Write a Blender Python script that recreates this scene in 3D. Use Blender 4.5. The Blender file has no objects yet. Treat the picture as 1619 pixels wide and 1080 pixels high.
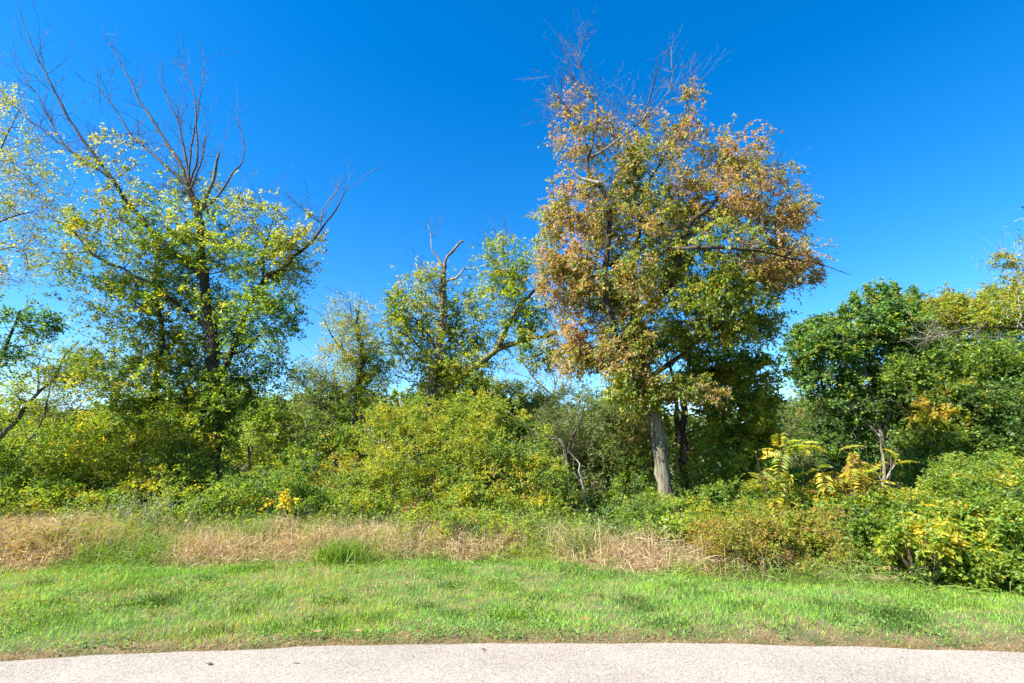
import bpy, math, random
import numpy as np
from mathutils import Vector
RNG = np.random.default_rng(7); random.seed(7)
R = math.radians
C = bpy.context.scene.collection
SC = bpy.context.scene

# ------------------------------------------------------------------ camera, sky, sun, exposure
CAM_H, PITCH, FPX = 1.7, R(12.7), 800.0
cam_d = bpy.data.cameras.new('camera'); cam = bpy.data.objects.new('camera', cam_d); C.objects.link(cam)
cam.location = (0, 0, CAM_H); cam.rotation_euler = (R(90) + PITCH, 0, 0)
cam_d.sensor_width = 36; cam_d.lens = 36 * FPX / 1619; cam_d.clip_start = .05; cam_d.clip_end = 3000
SC.camera = cam
SUN_EL, SUN_AZ = R(43), R(-118)            # azimuth clockwise from the view direction (+Y)
world = bpy.data.worlds.new('World'); SC.world = world; world.use_nodes = True
wn = world.node_tree.nodes; wl = world.node_tree.links; wn.clear()
sky = wn.new('ShaderNodeTexSky'); sky.sky_type = 'NISHITA'; sky.sun_disc = False
sky.sun_elevation = SUN_EL; sky.sun_rotation = SUN_AZ % (2 * math.pi)
sky.air_density = 1.0; sky.dust_density = 0.25; sky.ozone_density = 4.0; sky.altitude = 200
hs = wn.new('ShaderNodeHueSaturation'); hs.inputs['Saturation'].default_value = 1.38; hs.inputs['Hue'].default_value = .503; hs.inputs['Value'].default_value = 1.0
bg = wn.new('ShaderNodeBackground'); bg.inputs[1].default_value = 0.074
wo = wn.new('ShaderNodeOutputWorld')
wl.new(sky.outputs[0], hs.inputs['Color']); wl.new(hs.outputs[0], bg.inputs[0]); wl.new(bg.outputs[0], wo.inputs[0])
sd = bpy.data.lights.new('sun', 'SUN'); sd.energy = 5.0; sd.angle = R(.53); sd.color = (1, .95, .86)
sun = bpy.data.objects.new('sun', sd); C.objects.link(sun)
S = Vector((math.sin(SUN_AZ) * math.cos(SUN_EL), math.cos(SUN_AZ) * math.cos(SUN_EL), math.sin(SUN_EL)))
sun.rotation_euler = S.to_track_quat('Z', 'Y').to_euler(); sun.location = (0, -5, 30)
vs = SC.view_settings; vs.view_transform = 'Standard'; vs.look = 'None'; vs.gamma = 1; vs.exposure = 2.0; vs.use_curve_mapping = False
SC.cycles.max_bounces = 8; SC.cycles.transmission_bounces = 4; SC.cycles.diffuse_bounces = 6; SC.cycles.glossy_bounces = 2

# ------------------------------------------------------------------ helpers
cp, sp = math.cos(PITCH), math.sin(PITCH)
def at(px, py, Y):
    """the point of the place that the photograph shows at (px, py), Y metres in front of the camera"""
    u = 540 - py; s = Y / (FPX * cp - u * sp)
    return np.array([(px - 809.5) * s, Y, CAM_H + (FPX * sp + u * cp) * s])
def mpp(py, Y):
    return Y / (FPX * cp - (540 - py) * sp)

def noise3(P, freq, seed=0):
    """cheap smooth value noise, 0..1, vectorised"""
    Q = P * freq + seed * 17.31
    i = np.floor(Q).astype(np.int64); f = Q - i; f = f * f * (3 - 2 * f)
    def h(a, b, c):
        n = (a * 73856093) ^ (b * 19349663) ^ (c * 83492791) ^ (seed * 2654435)
        n = (n ^ (n >> 13)) * 1274126177; n = n ^ (n >> 16)
        return (n & 0xffff) / 65535.0
    r = 0
    for dx in (0, 1):
        wx = f[:, 0] if dx else 1 - f[:, 0]
        for dy in (0, 1):
            wy = f[:, 1] if dy else 1 - f[:, 1]
            for dz in (0, 1):
                wz = f[:, 2] if dz else 1 - f[:, 2]
                r = r + wx * wy * wz * h(i[:, 0] + dx, i[:, 1] + dy, i[:, 2] + dz)
    return r
def unit(v):
    return v / np.maximum(np.linalg.norm(v, axis=-1, keepdims=True), 1e-9)

def mesh_from(name, V, F, mat, parent=None, col=None, origin=None, smooth=False):
    """V (n,3), F (m,k) one face size; ONE mesh object"""
    V = np.asarray(V, dtype=np.float32).reshape(-1, 3); F = np.asarray(F, dtype=np.int32)
    if parent is not None and origin is None: origin = parent['_o']
    if origin is not None: V = V - np.asarray(origin, dtype=np.float32)
    me = bpy.data.meshes.new(name); k = F.shape[1]
    me.vertices.add(len(V)); me.vertices.foreach_set('co', V.ravel())
    me.loops.add(F.size); me.loops.foreach_set('vertex_index', F.ravel())
    me.polygons.add(len(F)); me.polygons.foreach_set('loop_start', np.arange(0, F.size, k, dtype=np.int32))
    try: me.polygons.foreach_set('loop_total', np.full(len(F), k, dtype=np.int32))
    except Exception: pass
    me.polygons.foreach_set('use_smooth', np.full(len(F), bool(smooth)))
    me.update(calc_edges=True)
    if col is not None:
        a = me.attributes.new('Col', 'FLOAT_COLOR', 'FACE')
        cc = np.ones((len(F), 4), dtype=np.float32); cc[:, :3] = col; a.data.foreach_set('color', cc.ravel())
    me.materials.append(mat)
    o = bpy.data.objects.new(name, me); C.objects.link(o)
    if parent is not None: o.parent = parent
    elif origin is not None: o.location = origin
    return o
def tag(o, label=None, cat=None, group=None, kind=None):
    if label: o['label'] = label
    if cat: o['category'] = cat
    if group: o['group'] = group
    if kind: o['kind'] = kind
    return o
ROOTS = []
def thing(name, label, cat, base, group=None):
    o = bpy.data.objects.new(name, None); C.objects.link(o); o.empty_display_size = .2
    o.location = base; o['_o'] = [float(x) for x in base]; ROOTS.append(o)
    return tag(o, label, cat, group)

# ---- tubes
def tubes(polys, sides=6, rough=0.0):
    """polys: list of (P (n,3), r (n,)). returns V, F (quads)"""
    Vs, Fs = [], []; off = 0
    byn = {}
    for P, r in polys: byn.setdefault(len(P), []).append((P, r))
    for n, L in byn.items():
        P = np.stack([a for a, b in L]); r = np.stack([b for a, b in L])
        T = np.empty_like(P); T[:, 1:-1] = P[:, 2:] - P[:, :-2]; T[:, 0] = P[:, 1] - P[:, 0]; T[:, -1] = P[:, -1] - P[:, -2]
        T = unit(T)
        D = unit(P[:, -1] - P[:, 0]); ref = np.zeros_like(D)
        k = np.argmin(np.abs(D), axis=1); ref[np.arange(len(D)), k] = 1
        U = unit(np.cross(T, ref[:, None, :])); W = np.cross(T, U)
        a = np.arange(sides) * 2 * math.pi / sides
        rr = r[..., None, None]
        if rough:
            rr = rr * (1 + rough * (RNG.random((len(L), n, sides, 1)) - .5))
        V = P[:, :, None, :] + rr * (np.cos(a)[None, None, :, None] * U[:, :, None, :] + np.sin(a)[None, None, :, None] * W[:, :, None, :])
        m = len(L); V = V.reshape(-1, 3)
        base = off + (np.arange(m) * n * sides)[:, None, None] + (np.arange(n - 1) * sides)[None, :, None]
        j = np.arange(sides)[None, None, :]; j2 = (j + 1) % sides
        F = np.stack([base + j, base + j2, base + j2 + sides, base + j + sides], -1).reshape(-1, 4)
        Vs.append(V); Fs.append(F); off += len(V)
    return np.concatenate(Vs), np.concatenate(Fs)

# ---- leaves
# palette colours are leaf pigments (linear reflectance)
COLS = dict(dark=(.040, .082, .012), green=(.082, .145, .012), fresh=(.145, .245, .018), lime=(.245, .280, .014), yellow=(.44, .36, .02),
            gold=(.36, .23, .02), olive=(.13, .135, .022), grey=(.095, .135, .042), sage=(.15, .19, .07), teal=(.038, .12, .042), tan=(.30, .18, .07),
            pink=(.37, .235, .125), brown=(.15, .085, .04), orange=(.33, .17, .035), red=(.25, .03, .02), straw=(.44, .35, .215), mint=(.14, .30, .07))
def palette(P, mix, seed, patch=1.1, jit=.5):
    """mix: list of (colour, weight). neighbouring leaves tend to share a colour"""
    n = len(P); w = np.array([m[1] for m in mix], float); w /= w.sum(); cw = np.cumsum(w)
    t = noise3(P, patch, seed); t = np.argsort(np.argsort(t)) / max(n, 1)
    u = np.clip(t * (1 - jit) + RNG.random(n) * jit, 0, .9999)
    u = np.argsort(np.argsort(u)) / max(n, 1) * .9999
    idx = np.searchsorted(cw, u); idx = np.clip(idx, 0, len(mix) - 1)
    base = np.array([COLS[m[0]] for m in mix])[idx]
    j2 = np.clip(idx + RNG.integers(-1, 2, n), 0, len(mix) - 1)
    base = base * .72 + np.array([COLS[m[0]] for m in mix])[j2] * .28
    return base * RNG.uniform(.68, 1.32, (n, 1)) * RNG.uniform(.92, 1.08, (n, 3))
def leaf_tris(Cn, D, N, L, Wd):
    D = unit(D); Sd = unit(np.cross(D, N)); L = L[:, None]; Wd = Wd[:, None]
    return np.stack([Cn - Sd * Wd * .5, Cn + Sd * Wd * .5, Cn + D * L * .95], 1).reshape(-1, 3)
def leaf_quads(Cn, D, N, L, Wd, bend=.25):
    """Cn base points, D direction, N approx normal, L length, Wd width -> kite quads folded along the midrib"""
    D = unit(D); Sd = unit(np.cross(D, N)); Nn = np.cross(Sd, D)
    L = L[:, None]; Wd = Wd[:, None]
    v0 = Cn; v2 = Cn + D * L - Nn * L * bend * RNG.uniform(-.2, 1.2, (len(Cn), 1))
    m = Cn + D * L * .42 + Nn * Wd * .10
    v1 = m + Sd * Wd * .5 + Nn * Wd * .12; v3 = m - Sd * Wd * .5 + Nn * Wd * .12
    V = np.stack([v0, v1, v2, v3], 1).reshape(-1, 3)
    return V
def sprig_leaves(P, D, K, SL, leaf, aspect=.6, droop=.3, up=.5, hang=0.0, tri=False):
    """sprigs at P pointing along D, K leaves each, sprig length SL. Returns V, centres"""
    n = len(P); D = unit(D)
    t = (np.arange(K)[None, :] + RNG.uniform(0, .8, (n, K))) / K
    sl = (SL * RNG.uniform(.6, 1.35, n))[:, None]
    pos = P[:, None, :] + D[:, None, :] * (t * sl)[..., None]
    pos[..., 2] -= droop * (t * sl) ** 2 / np.maximum(sl, .01) * .9
    side = unit(np.cross(D, RNG.normal(0, .35, (n, 3)) + np.array([0, 0, 1.0])))
    sgn = np.where(np.arange(K) % 2 == 0, 1.0, -1.0)[None, :, None]
    rnd = RNG.normal(0, 1, (n, K, 3))
    ld = side[:, None, :] * sgn * .9 + D[:, None, :] * .65 + rnd * .45
    ld[..., 2] -= .25 + hang * 1.6
    nm = rnd[..., ::-1] * .75 + np.array([0, 0, up + .25]) + np.array([-.12, -.30, .1])
    pos = pos + RNG.normal(0, .06, (n, K, 3)) * SL
    c = pos.reshape(-1, 3); m = len(c)
    Ls = leaf * RNG.uniform(.6, 1.3, m)
    if tri: return leaf_tris(c, ld.reshape(-1, 3), nm.reshape(-1, 3), Ls, Ls * aspect * RNG.uniform(.9, 1.4, m)), c
    V = leaf_quads(c, ld.reshape(-1, 3), nm.reshape(-1, 3), Ls, Ls * aspect * RNG.uniform(.8, 1.2, m))
    return V, c
def faces(n, tri): return np.arange(n * (3 if tri else 4), dtype=np.int32).reshape(n, -1)
def quads(n): return np.arange(n * 4, dtype=np.int32).reshape(-1, 4)

# ------------------------------------------------------------------ materials
def new_mat(name):
    m = bpy.data.materials.new(name); m.use_nodes = True; nt = m.node_tree; nt.nodes.clear()
    return m, nt, nt.nodes, nt.links
def leaf_material(name, trans=.42, gloss=.06):
    m, nt, N, Lk = new_mat(name)
    a = N.new('ShaderNodeAttribute'); a.attribute_name = 'Col'
    d = N.new('ShaderNodeBsdfDiffuse'); t = N.new('ShaderNodeBsdfTranslucent'); g = N.new('ShaderNodeBsdfGlossy')
    g.inputs['Roughness'].default_value = .6; g.inputs['Color'].default_value = (.9, .95, 1, 1)
    h = N.new('ShaderNodeMixRGB'); h.blend_type = 'MULTIPLY'; h.inputs[0].default_value = 1; h.inputs[2].default_value = (1.55, 1.5, .75, 1)
    Lk.new(a.outputs['Color'], d.inputs[0]); Lk.new(a.outputs['Color'], h.inputs[1]); Lk.new(h.outputs[0], t.inputs[0])
    m1 = N.new('ShaderNodeMixShader'); m1.inputs[0].default_value = trans
    Lk.new(d.outputs[0], m1.inputs[1]); Lk.new(t.outputs[0], m1.inputs[2])
    m2 = N.new('ShaderNodeMixShader'); m2.inputs[0].default_value = gloss
    Lk.new(m1.outputs[0], m2.inputs[1]); Lk.new(g.outputs[0], m2.inputs[2])
    o = N.new('ShaderNodeOutputMaterial'); Lk.new(m2.outputs[0], o.inputs[0])
    return m
LEAF = leaf_material('leaf', .56, .022)
BLADE = leaf_material('grass_blade', .35, .02)
def bark_material(name, c1, c2, scale=6, stretch=.18, lich=None):
    m, nt, N, Lk = new_mat(name)
    tc = N.new('ShaderNodeTexCoord'); mp = N.new('ShaderNodeMapping'); mp.inputs['Scale'].default_value = (1, 1, stretch)
    n1 = N.new('ShaderNodeTexNoise'); n1.inputs['Scale'].default_value = scale * 4; n1.inputs['Detail'].default_value = 6; n1.inputs['Roughness'].default_value = .7
    n2 = N.new('ShaderNodeTexNoise'); n2.inputs['Scale'].default_value = 1.6; n2.inputs['Detail'].default_value = 4
    Lk.new(tc.outputs['Object'], mp.inputs[0]); Lk.new(mp.outputs[0], n1.inputs[0]); Lk.new(tc.outputs['Object'], n2.inputs[0])
    cr = N.new('ShaderNodeValToRGB'); cr.color_ramp.elements[0].position = .40; cr.color_ramp.elements[1].position = .58
    cr.color_ramp.elements[0].color = (*c1, 1); cr.color_ramp.elements[1].color = (*c2, 1)
    Lk.new(n1.outputs[0], cr.inputs[0])
    mx = N.new('ShaderNodeMixRGB'); mx.inputs[0].default_value = .35
    cr2 = N.new('ShaderNodeValToRGB'); cr2.color_ramp.elements[0].position = .42; cr2.color_ramp.elements[1].position = .6
    cr2.color_ramp.elements[0].color = (*[x * .7 for x in c1], 1); cr2.color_ramp.elements[1].color = (*(lich or [min(1, x * 1.25) for x in c2]), 1)
    Lk.new(n2.outputs[0], cr2.inputs[0]); Lk.new(cr.outputs[0], mx.inputs[1]); Lk.new(cr2.outputs[0], mx.inputs[2])
    b = N.new('ShaderNodeBsdfPrincipled'); b.inputs['Roughness'].default_value = .9; b.inputs['Specular IOR Level'].default_value = .2
    Lk.new(mx.outputs[0], b.inputs['Base Color'])
    bp = N.new('ShaderNodeBump'); bp.inputs['Strength'].default_value = .9; bp.inputs['Distance'].default_value = .03
    Lk.new(n1.outputs[0], bp.inputs['Height']); Lk.new(bp.outputs[0], b.inputs['Normal'])
    o = N.new('ShaderNodeOutputMaterial'); Lk.new(b.outputs[0], o.inputs[0]); return m
BARK_DARK = bark_material('dark_bark', (.012, .010, .008), (.065, .052, .04))
BARK_GREY = bark_material('grey_bark', (.035, .03, .024), (.23, .20, .155), 5, .09, (.17, .17, .09))
BARK_MOSS = bark_material('mossy_bark', (.05, .045, .02), (.19, .17, .09), 6, .2, (.20, .22, .06))
BARK_PALE = bark_material('pale_dead_wood', (.10, .085, .07), (.30, .265, .22), 5, .1)
TWIG = bark_material('twig_bark', (.035, .026, .018), (.12, .09, .062), 5, .5)
TWIG_PALE = bark_material('pale_twig', (.13, .11, .09), (.30, .26, .22), 5, .5)

# ------------------------------------------------------------------ ground, road
def vrot(v): return v
RC = np.array([0.65, -24.7]); R_OUT, R_IN = 29.87, 22.9
def road_edge_dist(X, Y): return np.hypot(X - RC[0], Y - RC[1]) - R_OUT
def lawn_far(X):      # where the mown strip ends (distance Y for each X)
    return np.interp(X, [-60, -14, -7.6, -3, 0, 1.7, 3.3, 4.7, 6.1, 9, 16, 60], [4.0, 7.3, 8.1, 8.3, 8.45, 8.1, 7.4, 6.95, 6.55, 5.2, 0.0, -40])
def gz(X, Y):
    X = np.asarray(X, float); Y = np.asarray(Y, float)
    d = np.clip((road_edge_dist(X, Y)) / 1.2, 0, 1)
    P = np.stack([X, Y, 0 * X], -1).reshape(-1, 3)
    n = (noise3(P, .35, 3) - .5) * .16 + (noise3(P, 1.3, 4) - .5) * .05
    return (n.reshape(X.shape) + .02) * d - .012 * (1 - d)
# ground sheet: fine near the camera, coarse out to the horizon
def grid_sheet(xs, ys):
    X, Y = np.meshgrid(xs, ys); Z = gz(X, Y)
    far = np.clip((np.hypot(X, Y) - 60) / 200, 0, 1); Z = Z * (1 - far)
    V = np.stack([X, Y, Z], -1).reshape(-1, 3); nx, ny = len(xs), len(ys)
    i = (np.arange(ny - 1)[:, None] * nx + np.arange(nx - 1)[None, :]).ravel()
    return V, np.stack([i, i + 1, i + nx + 1, i + nx], -1)
axs = np.concatenate([[-2500, -900, -350, -150, -80], np.arange(-50, -16, 2.), np.arange(-16, 16, .25), np.arange(16, 51, 2.), [80, 150, 350, 900, 2500]])
ays = np.concatenate([[-2500, -900, -350, -150, -80], np.arange(-60, 0, 2.), np.arange(0, 20, .25), np.arange(20, 61, 2.), [80, 150, 350, 900, 2500]])
m, nt, N, Lk = new_mat('soil_and_thatch')
tc = N.new('ShaderNodeTexCoord'); n1 = N.new('ShaderNodeTexNoise'); n1.inputs['Scale'].default_value = 3; n1.inputs['Detail'].default_value = 8
n2 = N.new('ShaderNodeTexNoise'); n2.inputs['Scale'].default_value = 60; n2.inputs['Detail'].default_value = 4
Lk.new(tc.outputs['Object'], n1.inputs[0]); Lk.new(tc.outputs['Object'], n2.inputs[0])
c1 = N.new('ShaderNodeValToRGB'); c1.color_ramp.elements[0].color = (.05, .075, .018, 1); c1.color_ramp.elements[1].color = (.15, .11, .055, 1)
c1.color_ramp.elements[0].position = .4; c1.color_ramp.elements[1].position = .62
c2 = N.new('ShaderNodeValToRGB'); c2.color_ramp.elements[0].color = (.5, .5, .5, 1); c2.color_ramp.elements[1].color = (1.4, 1.35, 1.3, 1)
mx = N.new('ShaderNodeMixRGB'); mx.blend_type = 'MULTIPLY'; mx.inputs[0].default_value = 1
Lk.new(n1.outputs[0], c1.inputs[0]); Lk.new(n2.outputs[0], c2.inputs[0]); Lk.new(c1.outputs[0], mx.inputs[1]); Lk.new(c2.outputs[0], mx.inputs[2])
b = N.new('ShaderNodeBsdfPrincipled'); b.inputs['Roughness'].default_value = .95; Lk.new(mx.outputs[0], b.inputs['Base Color'])
bp = N.new('ShaderNodeBump'); bp.inputs['Distance'].default_value = .02; Lk.new(n2.outputs[0], bp.inputs['Height']); Lk.new(bp.outputs[0], b.inputs['Normal'])
o = N.new('ShaderNodeOutputMaterial'); Lk.new(b.outputs[0], o.inputs[0]); SOIL = m
V, F = grid_sheet(axs, ays); tag(mesh_from('ground', V, F, SOIL, smooth=True), kind='structure')

m, nt, N, Lk = new_mat('bleached_asphalt')
tc = N.new('ShaderNodeTexCoord')
def nz(scale, det=4, rough=.6):
    n = N.new('ShaderNodeTexNoise'); n.inputs['Scale'].default_value = scale; n.inputs['Detail'].default_value = det; n.inputs['Roughness'].default_value = rough
    Lk.new(tc.outputs['Object'], n.inputs[0]); return n
def ramp(src, a, b, ca, cb):
    c = N.new('ShaderNodeValToRGB'); c.color_ramp.elements[0].position = a; c.color_ramp.elements[1].position = b
    c.color_ramp.elements[0].color = (*ca, 1); c.color_ramp.elements[1].color = (*cb, 1); Lk.new(src, c.inputs[0]); return c
def mixc(a, bb, f, mode='MULTIPLY'):
    x = N.new('ShaderNodeMixRGB'); x.blend_type = mode
    if isinstance(f, float): x.inputs[0].default_value = f
    else: Lk.new(f, x.inputs[0])
    Lk.new(a, x.inputs[1])
    if isinstance(bb, tuple): x.inputs[2].default_value = (*bb, 1)
    else: Lk.new(bb, x.inputs[2])
    return x.outputs[0]
vor = N.new('ShaderNodeTexVoronoi'); vor.inputs['Scale'].default_value = 75; Lk.new(tc.outputs['Object'], vor.inputs[0])
stone = ramp(vor.outputs['Color'], .0, 1., (.150, .131, .108), (.315, .280, .236))
fine = nz(48, 4, .75); pits = ramp(fine.outputs[0], .385, .43, (.32, .29, .26), (1, 1, 1))
big = ramp(nz(.9, 5).outputs[0], .3, .7, (.80, .79, .78), (1.10, 1.09, 1.08))
col = mixc(stone.outputs[0], pits.outputs[0], .75); col = mixc(col, big.outputs[0], 1.0)
# faint worn patches
st = ramp(nz(2.3, 6, .7).outputs[0], .60, .72, (0, 0, 0), (.34, .34, .34)); col = mixc(col, (.20, .17, .15), st.outputs[0], 'MIX')
b = N.new('ShaderNodeBsdfPrincipled'); b.inputs['Roughness'].default_value = .85; Lk.new(col, b.inputs['Base Color'])
bp = N.new('ShaderNodeBump'); bp.inputs['Strength'].default_value = .6; bp.inputs['Distance'].default_value = .006
Lk.new(vor.outputs['Distance'], bp.inputs['Height']); Lk.new(bp.outputs[0], b.inputs['Normal'])
o = N.new('ShaderNodeOutputMaterial'); Lk.new(b.outputs[0], o.inputs[0]); ASPHALT = m
na = 1440; a = np.linspace(0, 2 * math.pi, na, endpoint=False)
rad = np.array([R_IN, 24.5, 26.5, 28.2, 29.4, R_OUT])
wob = (noise3(np.stack([np.cos(a) * R_OUT, np.sin(a) * R_OUT, 0 * a], -1), 3.0, 9) - .5) * .05 + (noise3(np.stack([np.cos(a) * R_OUT, np.sin(a) * R_OUT, 0 * a], -1), 9.0, 9) - .5) * .025
Vr = []
for q, r_ in enumerate(rad):
    rr = r_ + (wob if q == len(rad) - 1 else 0)
    Vr.append(np.stack([RC[0] + np.cos(a) * rr, RC[1] + np.sin(a) * rr, np.full(na, .012 + .012 * math.sin(q / 5 * math.pi))], -1))
Vr.append(Vr[-1] - np.array([0, 0, .06]))
V = np.concatenate(Vr); i = np.arange(na); j = (i + 1) % na
F = np.concatenate([np.stack([q * na + i, (q + 1) * na + i, (q + 1) * na + j, q * na + j], -1) for q in range(len(Vr) - 1)])
tag(mesh_from('road', V, F, ASPHALT), kind='structure')

# ------------------------------------------------------------------ grass
def blades(X, Y, h, w, lean, colr, segs=1, leandir=None):
    n = len(X); Z = gz(X, Y) - .005
    B = np.stack([X, Y, Z], -1); a = RNG.uniform(0, 2 * math.pi, n)
    if leandir is None: ld = RNG.uniform(0, 2 * math.pi, n)
    else: ld = leandir + RNG.normal(0, .9, n)
    S_ = np.stack([np.cos(a), np.sin(a), 0 * a], -1) * (w / 2)[:, None]
    Ld = np.stack([np.cos(ld), np.sin(ld), 0 * ld], -1)
    if segs == 1:
        T = B + Ld * (h * np.sin(lean))[:, None]; T[:, 2] += h * np.cos(lean)
        V = np.stack([B - S_, B + S_, T], 1).reshape(-1, 3)
        return V, np.arange(n * 3, dtype=np.int32).reshape(-1, 3), colr
    P1 = B + Ld * (h * .5 * np.sin(lean * .5))[:, None]; P1[:, 2] += h * .5 * np.cos(lean * .5)
    P2 = P1 + Ld * (h * .5 * np.sin(lean * 1.5))[:, None]; P2[:, 2] += h * .5 * np.cos(lean * 1.5)
    V = np.stack([B - S_, B + S_, P1 - S_ * .8, P1 + S_ * .8, P2], 1).reshape(-1, 3)
    i = np.arange(n)[:, None] * 5
    F = np.concatenate([i + [0, 1, 3], i + [0, 3, 2], i + [2, 3, 4]], 1).reshape(-1, 3)
    return V, F, np.repeat(colr, 3, axis=0)
def scatter(n, x0, x1, y0f, y1f):
    X = RNG.uniform(x0, x1, n); a = y0f(X); b_ = y1f(X); ok = b_ > a
    X = X[ok]; a = a[ok]; b_ = b_[ok]; w = (b_ - a); w = w / w.max(); k = RNG.random(len(X)) < w
    X = X[k]; return X, a[k] + (b_[k] - a[k]) * RNG.random(len(X))
def edgeY(X): return RC[1] + np.sqrt(np.maximum(R_OUT ** 2 - (X - RC[0]) ** 2, 0))
def pal2(X, Y, mix, seed, patch=1.2, jit=.45): return palette(np.stack([X, Y, 0 * X], -1), mix, seed, patch, jit)
X, Y = scatter(320000, -11, 11, lambda x: edgeY(x) + .05, lambda x: lawn_far(x) + .25)
P = np.stack([X, Y, 0 * X], -1)
e = road_edge_dist(X, Y)
clump = noise3(P, 2.2, 11) * .6 + noise3(P, 6., 12) * .4
fringe = np.clip(e / .68 + (noise3(P, 1.8, 8) - .5) * .7, 0, 1)
keep = RNG.random(len(X)) < (.6 + .4 * fringe); X, Y, P, e, clump, fringe = [q[keep] for q in (X, Y, P, e, clump, fringe)]
h = (.028 + .058 * clump ** 1.5 + .02 * RNG.random(len(X))) * (.45 + .55 * fringe) * (1 + .35 * (noise3(P, .8, 14) > .62))
w = RNG.uniform(.004, .0095, len(X)); lean = RNG.uniform(.2, 1.5, len(X))
cg = palette(P, [('green', .10), ('mint', .36), ('fresh', .44), ('lime', .10)], 21, .9, .6) * [1.20, 1.32, .82]
ct = palette(P, [('brown', .3), ('tan', .35), ('olive', .25), ('straw', .1)], 22, 1.5, .8) * .9
tb = (RNG.random(len(X)) > np.clip(fringe * 1.4 - .08, 0, .985))[:, None]
colr = np.where(tb, ct, cg)
V, F, cc = blades(X, Y, h, w, lean, colr); G1 = (V, F, cc)
cc = cc * (.86 + .28 * noise3(np.stack([X, Y, 0 * X], -1), 5.0, 18))[:, None]
tag(mesh_from('lawn_grass', V, F, BLADE, col=cc), 'short bright green mown grass along the road', 'grass', kind='stuff')
# coarser darker tufts
cx = RNG.uniform(-10, 10, 90); cy = edgeY(cx) + .5 + RNG.random(90) * np.maximum(lawn_far(cx) - edgeY(cx) - .6, .1)
cx[:3] = [-.05, 4.1, -4.2]; cy[:3] = [6.15, 5.9, 6.5]
k = RNG.integers(0, 90, 15000); k[:1500] = RNG.integers(0, 3, 1500)
X = cx[k] + RNG.normal(0, .13, len(k)); Y = cy[k] + RNG.normal(0, .10, len(k))
V, F, cc = blades(X, Y, RNG.uniform(.06, .13, len(X)), RNG.uniform(.005, .01, len(X)), RNG.uniform(.2, 1.4, len(X)),
                  pal2(X, Y, [('dark', .12), ('green', .45), ('teal', .06), ('fresh', .37)], 23), 2)
tag(mesh_from('grass_tufts', V, F, BLADE, col=cc), 'darker coarse tufts standing in the mown grass', 'grass', kind='stuff')
# orange-tan seed heads over the left half of the strip
X, Y = scatter(15000, -11, 3, lambda x: edgeY(x) + .25, lambda x: lawn_far(x) - .1)
k = noise3(np.stack([X, Y, 0 * X], -1), .8, 31) + (-X) * .035 > .62 + RNG.normal(0, .06, len(X)); X, Y = X[k], Y[k]
V, F, cc = blades(X, Y, RNG.uniform(.05, .11, len(X)), RNG.uniform(.004, .008, len(X)), RNG.uniform(.05, .7, len(X)), pal2(X, Y, [('tan', .25), ('orange', .5), ('straw', .1), ('gold', .15)], 24, 2, .8), 2)
tag(mesh_from('seed_stalks', V, F, BLADE, col=cc), 'rusty orange seed stalks over the mown grass', 'grass', kind='stuff')
# low broad-leaved weeds and clover
X, Y = scatter(42000, -11, 11, lambda x: edgeY(x) + .10, lambda x: lawn_far(x))
P = np.stack([X, Y, 0 * X], -1); k = noise3(P, 1.9, 33) * .6 + noise3(P, 6, 34) * .4 + np.clip(.7 - road_edge_dist(X, Y), 0, 1) * .12 > .58; X, Y = X[k], Y[k]
Z = gz(X, Y) + RNG.uniform(.01, .07, len(X)); c = np.stack([X, Y, Z], -1); n = len(X)
Vq = leaf_quads(c, RNG.normal(0, 1, (n, 3)) * [1, 1, .3], RNG.normal(0, .35, (n, 3)) + [0, 0, 1], RNG.uniform(.018, .045, n), RNG.uniform(.016, .034, n))
tag(mesh_from('clover', Vq, quads(n), LEAF, col=palette(c, [('green', .3), ('fresh', .5), ('mint', .2)], 25)), 'low clover leaves in the mown grass', 'ground cover', kind='stuff')
# brown litter along the road edge
X, Y = scatter(52000, -11, 11, lambda x: edgeY(x) - .02 + 0 * x, lambda x: edgeY(x) + .62)
k = RNG.random(len(X)) < np.exp(-np.maximum(road_edge_dist(X, Y), 0) / .26) * (.35 + .9 * noise3(np.stack([X, Y, 0 * X], -1), 1.1, 35)); X, Y = X[k], Y[k]
V, F, cc = blades(X, Y, RNG.uniform(.03, .08, len(X)), RNG.uniform(.004, .009, len(X)), RNG.uniform(1.0, 1.55, len(X)), pal2(X, Y, [('brown', .36), ('tan', .38), ('pink', .16), ('olive', .1)], 26, 2, .8))
V = V + [0, 0, .012]
tag(mesh_from('dry_litter', V, F, BLADE, col=cc), 'brown dead grass and leaf litter along the road edge', 'litter', kind='stuff')
# tall lodged dry grass behind the mown strip
def back(x): return np.interp(x, [-20, -6, -2, 1, 2.2, 3.2, 5, 7, 12, 20], [11.0, 10.9, 10.9, 10.3, 9.0, 8.0, 7.25, 6.5, 5.0, 2])
X, Y = scatter(150000, -15, 11, lambda x: lawn_far(x) - .15, back)
P = np.stack([X, Y, 0 * X], -1)
cl = noise3(P, 1.1, 41) * .55 + noise3(P, 3.2, 42) * .45
rise = np.clip((Y - lawn_far(X) + .1) / .9, .12, 1)
k = RNG.random(len(X)) < .3 + cl; X, Y, P, cl, rise = X[k], Y[k], P[k], cl[k], rise[k]
h = (.24 + .68 * cl * RNG.uniform(.6, 1.25, len(X))) * rise
ldir = noise3(P, 1.6, 43) * 12.0
gr = noise3(P, .75, 44) * .65 + noise3(P, 2.5, 45) * .35
isg = (gr + RNG.normal(0, .05, len(X)) > np.where(rise < .45, .40, .55))[:, None]
colr = np.where(isg, palette(P, [('green', .15), ('fresh', .4), ('sage', .2), ('lime', .25)], 46), palette(P, [('tan', .18), ('straw', .58), ('brown', .08), ('pink', .18), ('olive', .06)], 47, 2.6, .7))
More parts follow.
